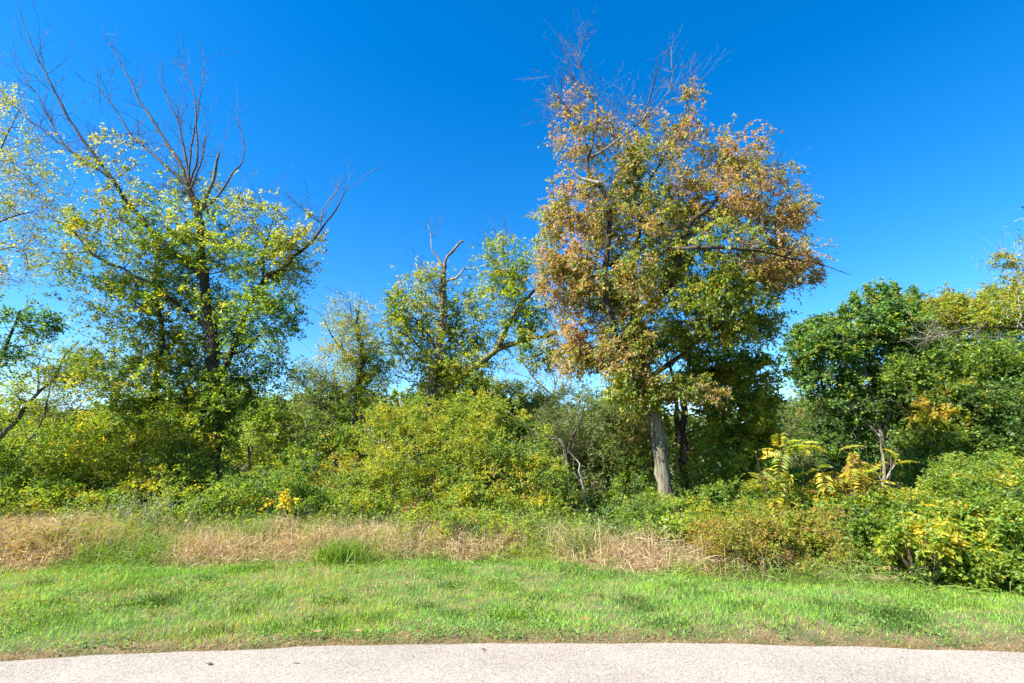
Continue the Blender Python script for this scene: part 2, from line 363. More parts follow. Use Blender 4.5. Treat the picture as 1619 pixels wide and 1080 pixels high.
mm = RNG.random(len(X)) < np.where(rise > .3, .62, .3)
n = int(mm.sum()); mz = (.08 + .62 * cl[mm]) * rise[mm] * RNG.random(n) ** .7
B = np.stack([X[mm], Y[mm], gz(X[mm], Y[mm]) + mz], -1); dd = RNG.normal(0, 1, (n, 3)); dd[:, 2] = dd[:, 2] * .45 + .25; dd = unit(dd); LL = RNG.uniform(.10, .34, n)[:, None]
sd_ = unit(np.cross(dd, RNG.normal(0, 1, (n, 3)))) * RNG.uniform(.002, .0045, n)[:, None]; P1 = B + dd * LL * .5 + [0, 0, .02]; P2 = P1 + (dd + RNG.normal(0, .4, (n, 3)) - [0, 0, .45]) * LL * .5
VM = np.stack([B - sd_, B + sd_, P1 - sd_ * .9, P1 + sd_ * .9, P2], 1).reshape(-1, 3); i_ = np.arange(n)[:, None] * 5
FM = np.concatenate([i_ + [0, 1, 3], i_ + [0, 3, 2], i_ + [2, 3, 4]], 1).reshape(-1, 3)
tag(mesh_from('matted_grass', VM, FM, BLADE, col=np.repeat(colr[mm], 3, axis=0)), 'tangled mat of fallen dried grass blades below the bushes', 'tall grass', kind='stuff')
X, Y, h, colr, ldir = X[~mm], Y[~mm], h[~mm], colr[~mm], ldir[~mm]
V, F, cc = blades(X, Y, h, RNG.uniform(.004, .009, len(X)), np.clip(RNG.normal(.95, .45, len(X)), .05, 1.9), colr, 2, ldir)
tag(mesh_from('tall_dry_grass', V, F, BLADE, col=cc), 'tall tan dried grass lodged in front of the bushes', 'tall grass', kind='stuff')

X, Y = scatter(13000, -15, 4.5, lambda x: lawn_far(x) + .35, lambda x: back(x) + .2)
k = noise3(np.stack([X, Y, 0 * X], -1), 1.3, 63) > .42; X, Y = X[k], Y[k]; n = len(X)
V, F, cc = blades(X, Y, RNG.uniform(.4, .85, n), RNG.uniform(.003, .006, n), RNG.uniform(.05, .8, n), pal2(X, Y, [('straw', .55), ('tan', .2), ('sage', .25)], 64, 2, .9), 2)
tag(mesh_from('dry_stalks', V, F, BLADE, col=cc), 'thin standing straw stalks over the tangled dry grass', 'tall grass', kind='stuff')
# ------------------------------------------------------------------ trees and shrubs
def ellipsoid_pts(n, c, rx, ry, rz, shell=.55, seed=1, gap=.0):
    d = unit(RNG.normal(0, 1, (int(n * (1 + gap * 2.2)) + 4, 3)))
    rr = shell + (1 - shell) * RNG.random(len(d)) ** .6
    rr = np.where(RNG.random(len(d)) < .07, rr * RNG.uniform(1.0, 1.32, len(d)), rr)
    lump = .66 + .66 * noise3(d * 1.0 + c * .31, 2.4, seed)
    P = c + d * np.array([rx, ry, rz]) * (rr * lump)[:, None]
    if gap:
        k = noise3(P, 1.8, seed + 5) * .42 + noise3(P, 4.6, seed + 6) * .58; thr = np.quantile(k, 1 - n / len(P)); ok = k >= thr; P, d = P[ok], d[ok]
    return P[:n], d[:n]

def limb_poly(pts, Y0, r0, r1, step=.22, wob=.035, base_ground=False):
    """pts: (px, py[, dY]) traced on the photograph -> 3D polyline, smoothed, with radii"""
    W = np.array([at(p[0], p[1], Y0 + (p[2] if len(p) > 2 else 0)) for p in pts])
    if base_ground:
        b = W[0].copy(); g = float(gz(np.array([b[0]]), np.array([b[1]]))[0]) - .15
        dirn = (W[0] - W[1]); dirn = dirn / max(abs(dirn[2]), .1); h = b[2] - g
        b2 = b + dirn * h * .8; b2[2] = g; b2[1] = b[1]; W = np.vstack([b2, W])
    # catmull-rom
    Q = np.vstack([2 * W[0] - W[1], W, 2 * W[-1] - W[-2]]); out = []
    for i in range(1, len(Q) - 2):
        n = max(2, int(np.linalg.norm(Q[i + 1] - Q[i]) / step)); t = np.linspace(0, 1, n, endpoint=False)[:, None]
        out.append(.5 * (2 * Q[i] + (Q[i + 1] - Q[i - 1]) * t + (2 * Q[i - 1] - 5 * Q[i] + 4 * Q[i + 1] - Q[i + 2]) * t ** 2 + (-Q[i - 1] + 3 * Q[i] - 3 * Q[i + 1] + Q[i + 2]) * t ** 3))
    P = np.vstack(out + [Q[-2][None]])
    wv = RNG.normal(0, wob, P.shape) * min(1, .4 + r0 * 3); wv[0] = 0; wv = (wv + np.roll(wv, 1, 0)) / 2; P = P + wv
    t = np.linspace(0, 1, len(P)); r = r0 + (r1 - r0) * t ** .85; r = r * (1 + .10 * RNG.normal(0, 1, len(P)) * (r > .03))
    if base_ground: r = r * (1 + .45 * np.exp(-t * len(P) * step / .35))
    return P, r

class Skel:
    def __init__(s): s.P = []; s.r = []; s.polys = []
    def add(s, P, r, keep=True):
        s.P.append(P); s.r.append(r)
        if keep: s.polys.append((P, r))
    def grow(s, A, kr=.010, rmax=.05, curl=.22, n=6, batches=6, tip=.004, wob=.03, maxlen=99):
        A = np.asarray(A); 
        if not len(A): return
        NP = np.concatenate(s.P); NR = np.concatenate(s.r)
        d0 = np.array([np.min(np.sum((NP - a) ** 2, 1)) for a in A]) if len(A) * len(NP) < 6e7 else RNG.random(len(A))
        order = np.argsort(d0)
        for part in np.array_split(order, batches):
            NP = np.concatenate(s.P); NR = np.concatenate(s.r)
            for a in A[part]:
                dv = a - NP; d = np.sqrt(np.sum(dv ** 2, 1))
                cost = d + .8 * np.maximum(0, -dv[:, 2] + .35 * np.hypot(dv[:, 0], dv[:, 1])) - np.minimum(NR, .06) * 3
                j = int(np.argmin(cost)); p = NP[j]; L = d[j]
                if L < .05 or L > maxlen: continue
                ctrl = (p + a) / 2 + RNG.normal(0, curl * .5, 3) * L + np.array([0, 0, -curl * .35 * L]) 
                t = np.linspace(0, 1, n)[:, None]
                Q = (1 - t) ** 2 * p + 2 * t * (1 - t) * ctrl + t ** 2 * a
                w_ = RNG.normal(0, wob, Q.shape) * L * .6; w_[0] = 0; w_[-1] = 0; Q = Q + w_
                r0 = min(NR[j] * .75, kr * L + tip * 1.3, rmax); r = r0 + (tip - r0) * t[:, 0] ** .8; r = np.maximum(r, tip * .6)
                s.add(Q, r)

def twiglets(P, D, L, r=.0028, n3=3):
    """short straight-ish twigs (vectorised), two segments"""
    D = unit(D); m_ = P + D * (L * .5)[:, None] + RNG.normal(0, .05, P.shape) * L[:, None]; e_ = P + D * L[:, None] + np.array([0, 0, .0]) 
    Q = np.stack([P, m_, e_], 1); rr = np.tile(np.array([1.2, .9, .5]) * r, (len(P), 1))
    return [(Q[i], rr[i]) for i in range(len(P))]

TOTAL = [0]
def make_tree(name, label, cat, Y0, limbs, lobes, bark=BARK_DARK, twig=TWIG, leaf=.085, K=9, SL=.32, aspect=.6, group=None,
              droop=.35, hang=0., l1=.16, bare=None, tip=.0045, trunk_name='trunk', seed=1, forks=None, dens=1.0, twigs_on=.45):
    far = Y0 > 14.9; dens *= 2.0; leaf *= .90 if far else .74; aspect *= .9
    P0, r0 = limb_poly(limbs[0][0], Y0, limbs[0][1], limbs[0][2], base_ground=True)
    base = P0[0].copy(); base[2] += .15
    root = thing(name, label, cat, base, group)
    sk = Skel(); sk.add(P0, r0, False)
    V, F = tubes([(P0, r0)], 14, .10); mesh_from(trunk_name, V, F, bark, root, smooth=True)
    for lb in limbs[1:]:
        P, r = limb_poly(lb[0], Y0, lb[1], lb[2]); sk.add(P, r, False)
        if r[-1] > .02: P = np.vstack([P, P[-1] + unit(P[-1] - P[-2]) * r[-1] * 1.6 + RNG.normal(0, .3, 3) * r[-1]]); r = np.append(r, .003)
        V, F = tubes([(P, r)], 10, .10); mesh_from('limb', V, F, lb[3] if len(lb) > 3 else bark, root, smooth=True)
    # crown attractors from the lobes
    SP, SD, SM = [], [], []; A1, A2 = [], []
    for q, lo in enumerate(lobes):
        px, py, rx, ry, dY, rd, n, mix = lo[:8]; gap = lo[8] if len(lo) > 8 else .5
        c = at(px, py, Y0 + dY); k = mpp(py, Y0 + dY); n = int(n * dens)
        P, d = ellipsoid_pts(n, c, rx * k, rd, ry * k, .15, seed * 31 + q, gap * 1.15)
        ok = P[:, 2] > .25; P, d = P[ok], d[ok]
        SP.append(P); SD.append(unit(P - c) * 1.0 + np.array([0, 0, .35])); SM.append(np.full(len(P), q))
        if len(P):
            A1.append(P[RNG.integers(0, len(P), max(1, int(len(P) * .012)))]); A2.append(P[RNG.integers(0, len(P), max(1, int(len(P) * l1)))])
    if SP:
        sk.grow(np.concatenate(A1), kr=.014, rmax=.06, n=8, batches=3, tip=tip * 1.8)
        sk.grow(np.concatenate(A2), kr=.008, rmax=.022, n=5, batches=5, tip=tip)
    # bare shoots at the top: traced directions, then fine side twigs
    shoots = []
    if bare:
        lim = [(P_, r_) for P_, r_ in zip(sk.P, sk.r) if len(P_) > 4]
        NP = np.concatenate([P_ for P_, _ in lim]); NT = np.concatenate([unit(np.gradient(P_, axis=0)) for P_, _ in lim]); NR = np.concatenate([r_ for _, r_ in lim])
        for (px, py, rx, ry, dY, rd, n) in bare:
            c = at(px, py, Y0 + dY); k = mpp(py, Y0 + dY); q = np.sum(((NP - c) / np.array([rx * k * 1.15, rd * 1.6, ry * k * 1.2])) ** 2, 1)
            w_ = np.where(q < 1, 1 / (NR + .01), 0)
            if w_.sum() == 0: w_ = np.exp(-q)
            idx = RNG.choice(len(NP), int(n * .62), p=w_ / w_.sum())
            for i_ in idx:
                tdir = NT[i_] * (1 if NT[i_][2] > -.3 else -1); sc = min(1.0, (rx + ry) * k * .55)
                d_ = unit(tdir + RNG.normal(0, .62, 3) + [0, 0, .2]); L_ = RNG.uniform(.35, 1.15) * sc * 1.25; r_ = min(.0085, NR[i_] * .7)
                t = np.linspace(0, 1, 7)[:, None]; w2 = RNG.normal(0, .22, 3)
                Q = NP[i_] + d_ * t * L_ + (np.array([0, 0, .16]) + w2) * L_ * t ** 2 + RNG.normal(0, .028, (7, 3)) * L_
                Q[0] = NP[i_]; shoots.append((Q, r_ * (1 - .65 * t[:, 0])))
                for s2 in range(RNG.integers(1, 4)):
                    j_ = RNG.integers(1, 6); d2 = unit(d_ + RNG.normal(0, .5, 3) + [0, 0, .2]); L2 = L_ * RNG.uniform(.25, .6); t2 = np.linspace(0, 1, 5)[:, None]
                    Q2 = Q[j_] + d2 * t2 * L2 + RNG.normal(0, .1, 3) * L2 * t2 ** 2 + RNG.normal(0, .02, (5, 3)) * L2; Q2[0] = Q[j_]
                    shoots.append((Q2, max(.003, r_ * .5) * (1 - .5 * t2[:, 0])))
        SPt = np.concatenate([p[0][1:] for p in shoots]); STd = np.concatenate([unit(np.gradient(p[0], axis=0))[1:] for p in shoots])
        k_ = RNG.random(len(SPt)) < .4; SPt, STd = SPt[k_], STd[k_]
        shoots = shoots + twiglets(SPt, STd + RNG.normal(0, .55, STd.shape), RNG.uniform(.06, .26, len(SPt)), .0026)
    if sk.polys or shoots:
        big = [p for p in sk.polys if p[1][0] > .012]; small = [p for p in sk.polys if p[1][0] <= .012]
        if big: V, F = tubes(big, 6); tag(mesh_from('branches', V, F, twig, root, smooth=True), kind='stuff')
        tw = small
        tw = tw + shoots
        if tw: V, F = tubes(tw, 3); tag(mesh_from('twigs', V, F, twig, root), kind='stuff')
    if SP:
        SP = np.concatenate(SP); SD = np.concatenate(SD); SM = np.concatenate(SM)
        D = unit(SD + RNG.normal(0, .55, SD.shape))
        tri = True; V, c = sprig_leaves(SP - D * SL * .4, D, K, SL, leaf, aspect, droop, hang=hang, tri=tri)
        lm = np.repeat(SM, K); colr = np.zeros((len(c), 3))
        for q, lo in enumerate(lobes):
            s_ = lm == q
            if s_.any(): colr[s_] = palette(c[s_], lo[7], seed * 7 + q, 2.6, .5)
        tag(mesh_from('crown', V, faces(len(c), tri), LEAF, root, col=colr), kind='stuff'); TOTAL[0] += len(c) * 2
    return root

def make_shrub(name, label, cat, Y0, lobes, leaf=.055, K=10, SL=.28, aspect=.6, group=None, droop=.4, seed=1, stems=10, bark=TWIG, shell=.62, dens=1.0, hang=0., gap=.35):
    if Y0 > 14.9: dens *= 1.8
    else: dens *= .94; leaf *= 1.04
    aspect *= .85
    c0 = at(lobes[0][0], lobes[0][1], Y0); base = np.array([c0[0], c0[1], float(gz(c0[:1], c0[1:2])[0])])
    root = thing(name, label, cat, base, group); SP, SD, SM = [], [], []
    polys = []
    for q, lo in enumerate(lobes):
        px, py, rx, ry, dY, rd, n, mix = lo[:8]
        c = at(px, py, Y0 + dY); k = mpp(py, Y0 + dY)
        P, d = ellipsoid_pts(int(n * dens), c, rx * k, rd, ry * k, shell, seed * 31 + q, gap)
        g = gz(P[:, 0], P[:, 1]); ok = P[:, 2] > g + .06; P, d = P[ok], d[ok]
        SP.append(P); SD.append(d + np.array([0, 0, .45])); SM.append(np.full(len(P), q))
        for s_ in range(stems):
            if not len(P): break
            e_ = P[RNG.integers(0, len(P))]; b0 = np.array([c[0] + RNG.normal(0, .15) * rx * k, c[1] + RNG.normal(0, .15) * rd, 0]); b0[2] = float(gz(b0[:1], b0[1:2])[0]) - .03
            ctrl = (b0 + e_) / 2 + [0, 0, .25 * (e_[2] - b0[2])] + RNG.normal(0, .08, 3); t = np.linspace(0, 1, 8)[:, None]
            Q = (1 - t) ** 2 * b0 + 2 * t * (1 - t) * ctrl + t ** 2 * e_; polys.append((Q, .011 * (1 - .75 * t[:, 0])))
    SP = np.concatenate(SP); SD = np.concatenate(SD); SM = np.concatenate(SM); D = unit(SD + RNG.normal(0, .6, SD.shape))
    # sprays: sprig positions pulled into small clusters
    tri = Y0 > 14.9; V, c = sprig_leaves(SP - D * SL * .4, D, K, SL, leaf, aspect, droop, hang=hang, tri=tri)
    lm = np.repeat(SM, K); colr = np.zeros((len(c), 3))
    for q, lo in enumerate(lobes):
        s_ = lm == q
        if s_.any(): colr[s_] = palette(c[s_], lo[7], seed * 7 + q, 2.4, .5)
    if polys: V2, F2 = tubes(polys, 4); tag(mesh_from('stems', V2, F2, bark, root), kind='stuff')
    tag(mesh_from('leaves', V, faces(len(c), tri), LEAF, root, col=colr), kind='stuff'); TOTAL[0] += len(c) * 2
    return root
# palettes
LY = [('dark', .05), ('green', .18), ('fresh', .32), ('lime', .36), ('yellow', .07), ('gold', .02)]
GR = [('dark', .14), ('green', .38), ('fresh', .36), ('lime', .12)]
DG = [('dark', .25), ('green', .42), ('teal', .08), ('fresh', .25)]
AU = [('dark', .06), ('olive', .14), ('green', .20), ('lime', .26), ('gold', .07), ('brown', .04), ('tan', .16), ('pink', .07)]
AUT = [('olive', .16), ('lime', .18), ('gold', .07), ('brown', .08), ('tan', .31), ('pink', .20)]
AUG = [('dark', .05), ('olive', .10), ('green', .20), ('fresh', .20), ('lime', .34), ('yellow', .04), ('tan', .07)]
PALE = [('sage', .2), ('lime', .5), ('olive', .12), ('yellow', .12), ('tan', .06)]
GG = [('olive', .25), ('grey', .38), ('green', .15), ('sage', .22)]
LM = [('green', .14), ('fresh', .26), ('lime', .45), ('yellow', .12), ('olive', .03)]
MP = [('dark', .08), ('teal', .14), ('green', .36), ('mint', .12), ('fresh', .22), ('lime', .05), ('gold', .03)]

# --- A: the tall tree left of the middle of the left half
make_tree('dying_maple', 'tall maple at left with bare splayed top over green leaves', 'tree', 14.0,
  [([(338, 745), (341, 700), (340, 640), (338, 560), (328, 480), (318, 400), (314, 340), (300, 300)], .21, .09),
   ([(300, 300), (290, 270), (262, 225), (225, 165), (200, 118), (170, 60)], .06, .006, TWIG),
   ([(296, 292), (262, 262), (238, 240), (205, 210), (182, 172), (157, 140), (153, 110)], .045, .006, TWIG),
   ([(298, 300), (294, 252), (280, 190), (262, 150), (255, 100), (248, 84)], .04, .005, TWIG),
   ([(299, 300), (300, 250), (310, 180), (300, 130), (284, 92)], .035, .005, TWIG),
   ([(299, 298), (311, 250), (313, 170), (320, 130), (322, 95)], .035, .005, TWIG),
   ([(302, 300), (320, 250), (326, 222), (333, 205)], .03, .006, TWIG),
   ([(314, 345), (326, 310), (338, 285), (344, 245)], .065, .035, BARK_MOSS),
   ([(322, 330), (352, 300), (372, 270), (384, 255), (386, 225), (370, 185)], .04, .006, TWIG),
   ([(322, 440), (250, 375), (205, 325), (178, 285), (120, 205), (85, 140), (45, 60), (28, 5)], .085, .006, BARK_DARK),
   ([(170, 278), (115, 240), (60, 200), (20, 165), (-15, 120)], .04, .006, BARK_DARK),
   ([(140, 262), (95, 220), (62, 155), (30, 110), (24, 85)], .035, .005, TWIG),
   ([(330, 520), (265, 470), (205, 430), (150, 405), (110, 360), (60, 340)], .07, .01, BARK_DARK),
   ([(338, 620), (365, 560), (395, 480), (420, 440), (455, 415), (500, 372), (518, 350), (548, 300)], .11, .012, BARK_DARK),
   ([(415, 445), (418, 400), (425, 370), (440, 330)], .04, .008, BARK_DARK),
   ([(505, 365), (512, 330), (530, 305), (540, 280)], .02, .006, TWIG_PALE),
   ([(338, 600), (270, 560), (250, 530), (200, 500)], .06, .012, BARK_DARK),
   ([(340, 560), (385, 555), (420, 520), (450, 500)], .05, .012, BARK_DARK),
   ([(236, 672), (244, 630), (256, 540), (250, 480), (240, 430)], .10, .03, BARK_DARK)],
  [(240, 400, 90, 80, 0, 1.6, 420, LY, .7), (170, 330, 70, 60, 0, 1.3, 150, PALE, .9), (330, 420, 90, 90, .7, 1.8, 520, LY, .7), (420, 420, 70, 60, .5, 1.3, 300, LY, .8),
   (470, 390, 50, 50, 0, 1., 130, PALE, .9), (300, 520, 110, 80, .7, 2., 720, LY, .6), (420, 510, 60, 70, 0, 1.4, 400, GR, .7), (230, 590, 90, 70, 0, 1.7, 520, LM, .6),
   (370, 610, 90, 60, .7, 1.6, 480, GR, .6), (200, 480, 70, 60, 0, 1.4, 260, LY, .8), (120, 390, 60, 60, .3, 1.2, 150, LY, .9), (300, 330, 90, 60, .6, 1.4, 190, LY, .9), (340, 650, 50, 60, -.2, .8, 180, GR, .6),
   (170, 240, 60, 50, 0, 1., 60, PALE, .9), (280, 640, 90, 50, -.2, 1.4, 330, LY, .6), (400, 340, 60, 40, 0, 1., 90, PALE, .9)],
  leaf=.10, K=13, SL=.36, seed=3, twig=TWIG, bare=[(290, 190, 60, 110, 0, 1.6, 170), (120, 170, 100, 110, 0, 1.4, 170), (350, 250, 50, 60, 0, .8, 30), (525, 310, 40, 45, 0, .6, 40), (230, 250, 90, 60, 0, 1, 50), (440, 320, 80, 50, 0, 1, 40)])

# --- C: broken-topped tree in the middle
make_tree('broken_top_tree', 'middle tree with snapped pale top and one long arm to the right', 'tree', 17.0,
  [([(672, 700), (678, 640), (686, 590), (700, 520), (698, 450), (702, 420)], .24, .085),
   ([(702, 425), (708, 405), (722, 390), (732, 380)], .06, .035, BARK_GREY),
   ([(701, 425), (694, 408), (684, 398), (680, 375), (676, 355)], .05, .008, BARK_PALE),
   ([(700, 520), (703, 470), (704, 445), (720, 440), (735, 425)], .10, .03, BARK_PALE),
   ([(680, 635), (720, 600), (765, 570), (790, 550), (840, 535), (880, 528)], .20, .05, BARK_MOSS),
   ([(785, 552), (800, 520), (825, 480), (850, 455), (870, 430)], .12, .03, BARK_MOSS),
   ([(690, 590), (665, 550), (640, 530), (612, 520)], .07, .012, BARK_DARK),
   ([(695, 560), (670, 520), (640, 490), (605, 460)], .06, .012, BARK_DARK),
   ([(706, 500), (735, 492), (770, 478)], .04, .01, BARK_DARK),
   ([(815, 490), (808, 440), (795, 400), (792, 370)], .04, .008, BARK_DARK)],
  [(682, 575, 34, 45, .5, .7, 110, LM, .8), (710, 490, 34, 45, .5, .6, 70, LY, .8), (720, 560, 90, 70, .6, 1.6, 170, LM, .9), (640, 500, 50, 60, 0, 1.3, 260, LY, .8), (690, 540, 60, 70, .8, 1.5, 280, LY, .8), (700, 610, 60, 50, .6, 1.2, 300, LM, .6), (760, 530, 60, 60, .9, 1.3, 210, LY, .9), (800, 430, 50, 60, 0, 1.3, 380, LY, .7),
   (830, 500, 50, 50, 0, 1.2, 280, LY, .8), (740, 590, 60, 40, 0, 1.2, 260, LM, .6), (670, 450, 50, 50, 0, 1.1, 150, PALE, .9), (620, 560, 35, 40, 0, .9, 130, LY, .8), (850, 560, 40, 40, 0, 1, 160, LY, .8), (750, 470, 50, 50, 0, 1., 90, LY, .9)],
  leaf=.095, K=10, SL=.34, seed=5, bark=BARK_GREY, bare=[(685, 390, 30, 40, 0, .6, 22), (765, 430, 45, 55, 0, .8, 55), (800, 385, 30, 30, 0, .7, 40), (690, 440, 40, 30, 0, .7, 25)])

# --- D: the big autumn tree right of the middle
make_tree('autumn_maple', 'largest tree, right of middle, with tan dying leaves over a grey trunk', 'tree', 13.0,
  [([(1057, 792), (1048, 745), (1042, 700), (1036, 660), (1028, 630), (1018, 580), (1010, 520), (1000, 450), (990, 420)], .20, .12),
   ([(1020, 600), (985, 560, -.5), (968, 510, -1.), (955, 450, -.9), (962, 380, -.9), (963, 330, -.9), (948, 292, -1.), (932, 278, -1.), (928, 250, -.9), (932, 240, -.9)], .10, .05, BARK_DARK),
   ([(946, 290, -1.3), (920, 282, -1.3), (905, 270, -1.3)], .05, .03, BARK_PALE),
   ([(934, 250, -.95), (960, 235, -.9), (985, 215, -.8), (1003, 200, -.5), (1030, 180), (1050, 155), (1064, 125), (1060, 75)], .035, .006, BARK_GREY),
   ([(930, 245, -.9), (915, 195, -.5), (905, 180), (880, 150), (868, 120)], .03, .006, BARK_DARK),
   ([(934, 240, -.9), (945, 180, -.4), (930, 145), (905, 120), (890, 70)], .035, .005, BARK_DARK),
   ([(940, 165), (920, 120), (917, 70), (923, 50)], .02, .004, TWIG),
   ([(1005, 195), (1025, 160), (1030, 135)], .02, .006, TWIG),
   ([(1003, 460), (1045, 400, -1.), (1085, 392, -1.8), (1100, 390, -2), (1160, 393, -2), (1215, 400, -1.6), (1262, 412, -1.1), (1305, 420, -.6), (1345, 435, -.4)], .065, .006, BARK_DARK),
   ([(1230, 394), (1265, 385), (1300, 390), (1330, 388)], .02, .004, TWIG),
   ([(1003, 500), (1060, 450, -.7), (1085, 360, -1.2), (1120, 330, -1.1), (1140, 290), (1150, 230), (1160, 195)], .10, .01, BARK_DARK),
   ([(1085, 375), (1130, 350), (1180, 320), (1230, 330), (1280, 330)], .05, .008, BARK_DARK),
   ([(1000, 440), (1010, 360), (1020, 300), (1050, 250), (1075, 210), (1085, 160)], .08, .01, BARK_DARK),
   ([(990, 420), (975, 415), (900, 440), (860, 440)], .06, .012, BARK_DARK),
   ([(1015, 560), (960, 570), (905, 560), (870, 540)], .06, .012, BARK_DARK),
   ([(1020, 600), (1080, 560), (1130, 520), (1200, 500)], .08, .012, BARK_DARK)],
  [(925, 215, 55, 55, 0, .9, 200, AUT, .35), (1010, 270, 70, 60, 0, 1.4, 520, AU, .7), (1080, 195, 38, 60, 0, .8, 120, AUT, .3), (1160, 245, 62, 52, 0, 1., 300, AUT, .35), (920, 330, 65, 65, 0, 1.3, 480, AUT, .7),
   (1010, 360, 100, 60, -.1, 1.9, 760, AU, .8), (1120, 320, 80, 60, -.2, 1.6, 650, AUT, .7), (1215, 335, 65, 50, 0, 1.1, 260, AUT, .5), (1100, 420, 100, 55, -.3, 1.9, 850, AUG, .6), (1210, 420, 80, 40, -.3, 1.3, 460, AUT, .7),
   (900, 430, 60, 60, -.2, 1.4, 560, AUT, .6), (980, 450, 80, 60, -.4, 1.9, 760, AU, .6), (1080, 510, 90, 50, -.3, 1.7, 760, AUG, .6), (920, 540, 55, 55, -.2, 1.3, 430, AUT, .7), (990, 560, 60, 50, -.5, 1.3, 480, AU, .6),
   (1180, 500, 60, 50, 0, 1.4, 480, AUG, .6), (900, 170, 40, 45, 0, .8, 40, AUT, .9), (1000, 200, 55, 40, 0, .9, 60, AUT, .9), (1088, 150, 22, 28, 0, .4, 26, AUT, .2), (1230, 290, 40, 40, 0, .8, 70, AUT, .9), (1150, 460, 60, 40, -1.2, .8, 200, AUG, .7), (1190, 440, 50, 30, -1., .7, 120, AUT, .8), (1262, 335, 34, 30, 0, .7, 80, AUT, .8), (1235, 400, 50, 30, 0, .9, 160, AUT, .7), (1275, 425, 40, 22, 0, .7, 80, AUT, .8), (1080, 620, 60, 30, -.8, .9, 260, AU, .6), (1010, 610, 50, 40, -.8, 1., 240, AUG, .6), (860, 360, 25, 40, 0, .7, 50, PALE, .8)],
  leaf=.10, K=13, dens=.78, SL=.34, seed=8, bark=BARK_GREY, hang=.45, droop=.5,
  bare=[(900, 130, 35, 60, 0, .8, 95), (1000, 170, 60, 60, 0, 1.1, 120), (1060, 120, 30, 50, 0, .6, 60), (925, 90, 25, 40, 0, .6, 30), (1290, 400, 60, 35, 0, .8, 60), (1235, 290, 40, 35, 0, .7, 35), (870, 210, 25, 60, 0, .6, 30), (1090, 230, 25, 40, 0, .6, 20)])

# --- B: slim tree between the maple and the broken-topped tree
make_tree('slender_tree', 'slim pale-leaved tree with wispy bare tips and a long low left limb', 'tree', 24.0,
  [([(562, 715), (562, 660), (568, 610), (572, 560), (568, 530), (562, 510)], .24, .08),
   ([(568, 540), (558, 510), (553, 480), (545, 462)], .06, .01, BARK_DARK), ([(562, 520), (568, 480), (572, 460)], .05, .008, BARK_DARK),
   ([(568, 580), (530, 540), (517, 515), (505, 495), (490, 488)], .08, .01, BARK_DARK), ([(556, 700), (520, 650), (490, 620), (465, 590)], .10, .015, BARK_DARK),
   ([(566, 620), (540, 612), (515, 605)], .05, .01, BARK_DARK)],
  [(562, 560, 56, 60, 0, 1.6, 900, [('sage', .3), ('lime', .4), ('olive', .2), ('straw', .1)], .6), (575, 610, 35, 50, 0, 1.2, 480, LY, .6), (500, 620, 50, 45, 0, 1.6, 620, GG, .6), (535, 670, 45, 35, 0, 1.4, 460, GR, .6), (552, 505, 48, 40, 0, 1.3, 240, PALE, .8), (480, 590, 25, 20, 0, .7, 140, GG, .7)],
  leaf=.09, K=9, SL=.4, seed=11, bare=[(562, 480, 35, 30, 0, 1., 50), (500, 510, 25, 25, 0, .7, 20), (470, 590, 25, 30, 0, .7, 20)])

# --- J: twin dark trunks behind the autumn maple, hung with vines
make_tree('vine_hung_tree', 'dark twin-trunked tree behind the grey trunk, hung with grape vines', 'tree', 15.6,
  [([(1083, 770), (1080, 700), (1080, 640), (1085, 580), (1095, 540)], .16, .06), ([(1072, 700), (1070, 640), (1066, 600), (1050, 560)], .10, .04, BARK_DARK), ([(1084, 620), (1120, 590), (1160, 570), (1200, 555)], .06, .015, BARK_DARK),
   ([(1085, 600), (1110, 560), (1140, 530), (1170, 520)], .05, .012, BARK_DARK)],
  [(1120, 600, 60, 40, 0, 1.3, 420, LY, .8), (1185, 590, 45, 40, -1.0, 1.2, 400, LM, .7), (1190, 670, 42, 60, -1.4, 1., 620, LM, .7), (1130, 560, 60, 40, -.6, 1.2, 260, LY, .8), (1140, 660, 40, 50, -.9, 1., 330, LY, .8), (1205, 620, 30, 30, -1.4, .8, 160, LM, .6), (1040, 640, 30, 50, .3, .9, 180, LY, .8), (1000, 620, 60, 40, .4, 1., 300, LY, .8), (1180, 720, 45, 40, -1.2, 1, 260, LM, .5)],
  leaf=.11, K=9, dens=.6, SL=.34, seed=13, aspect=.8, hang=.2)

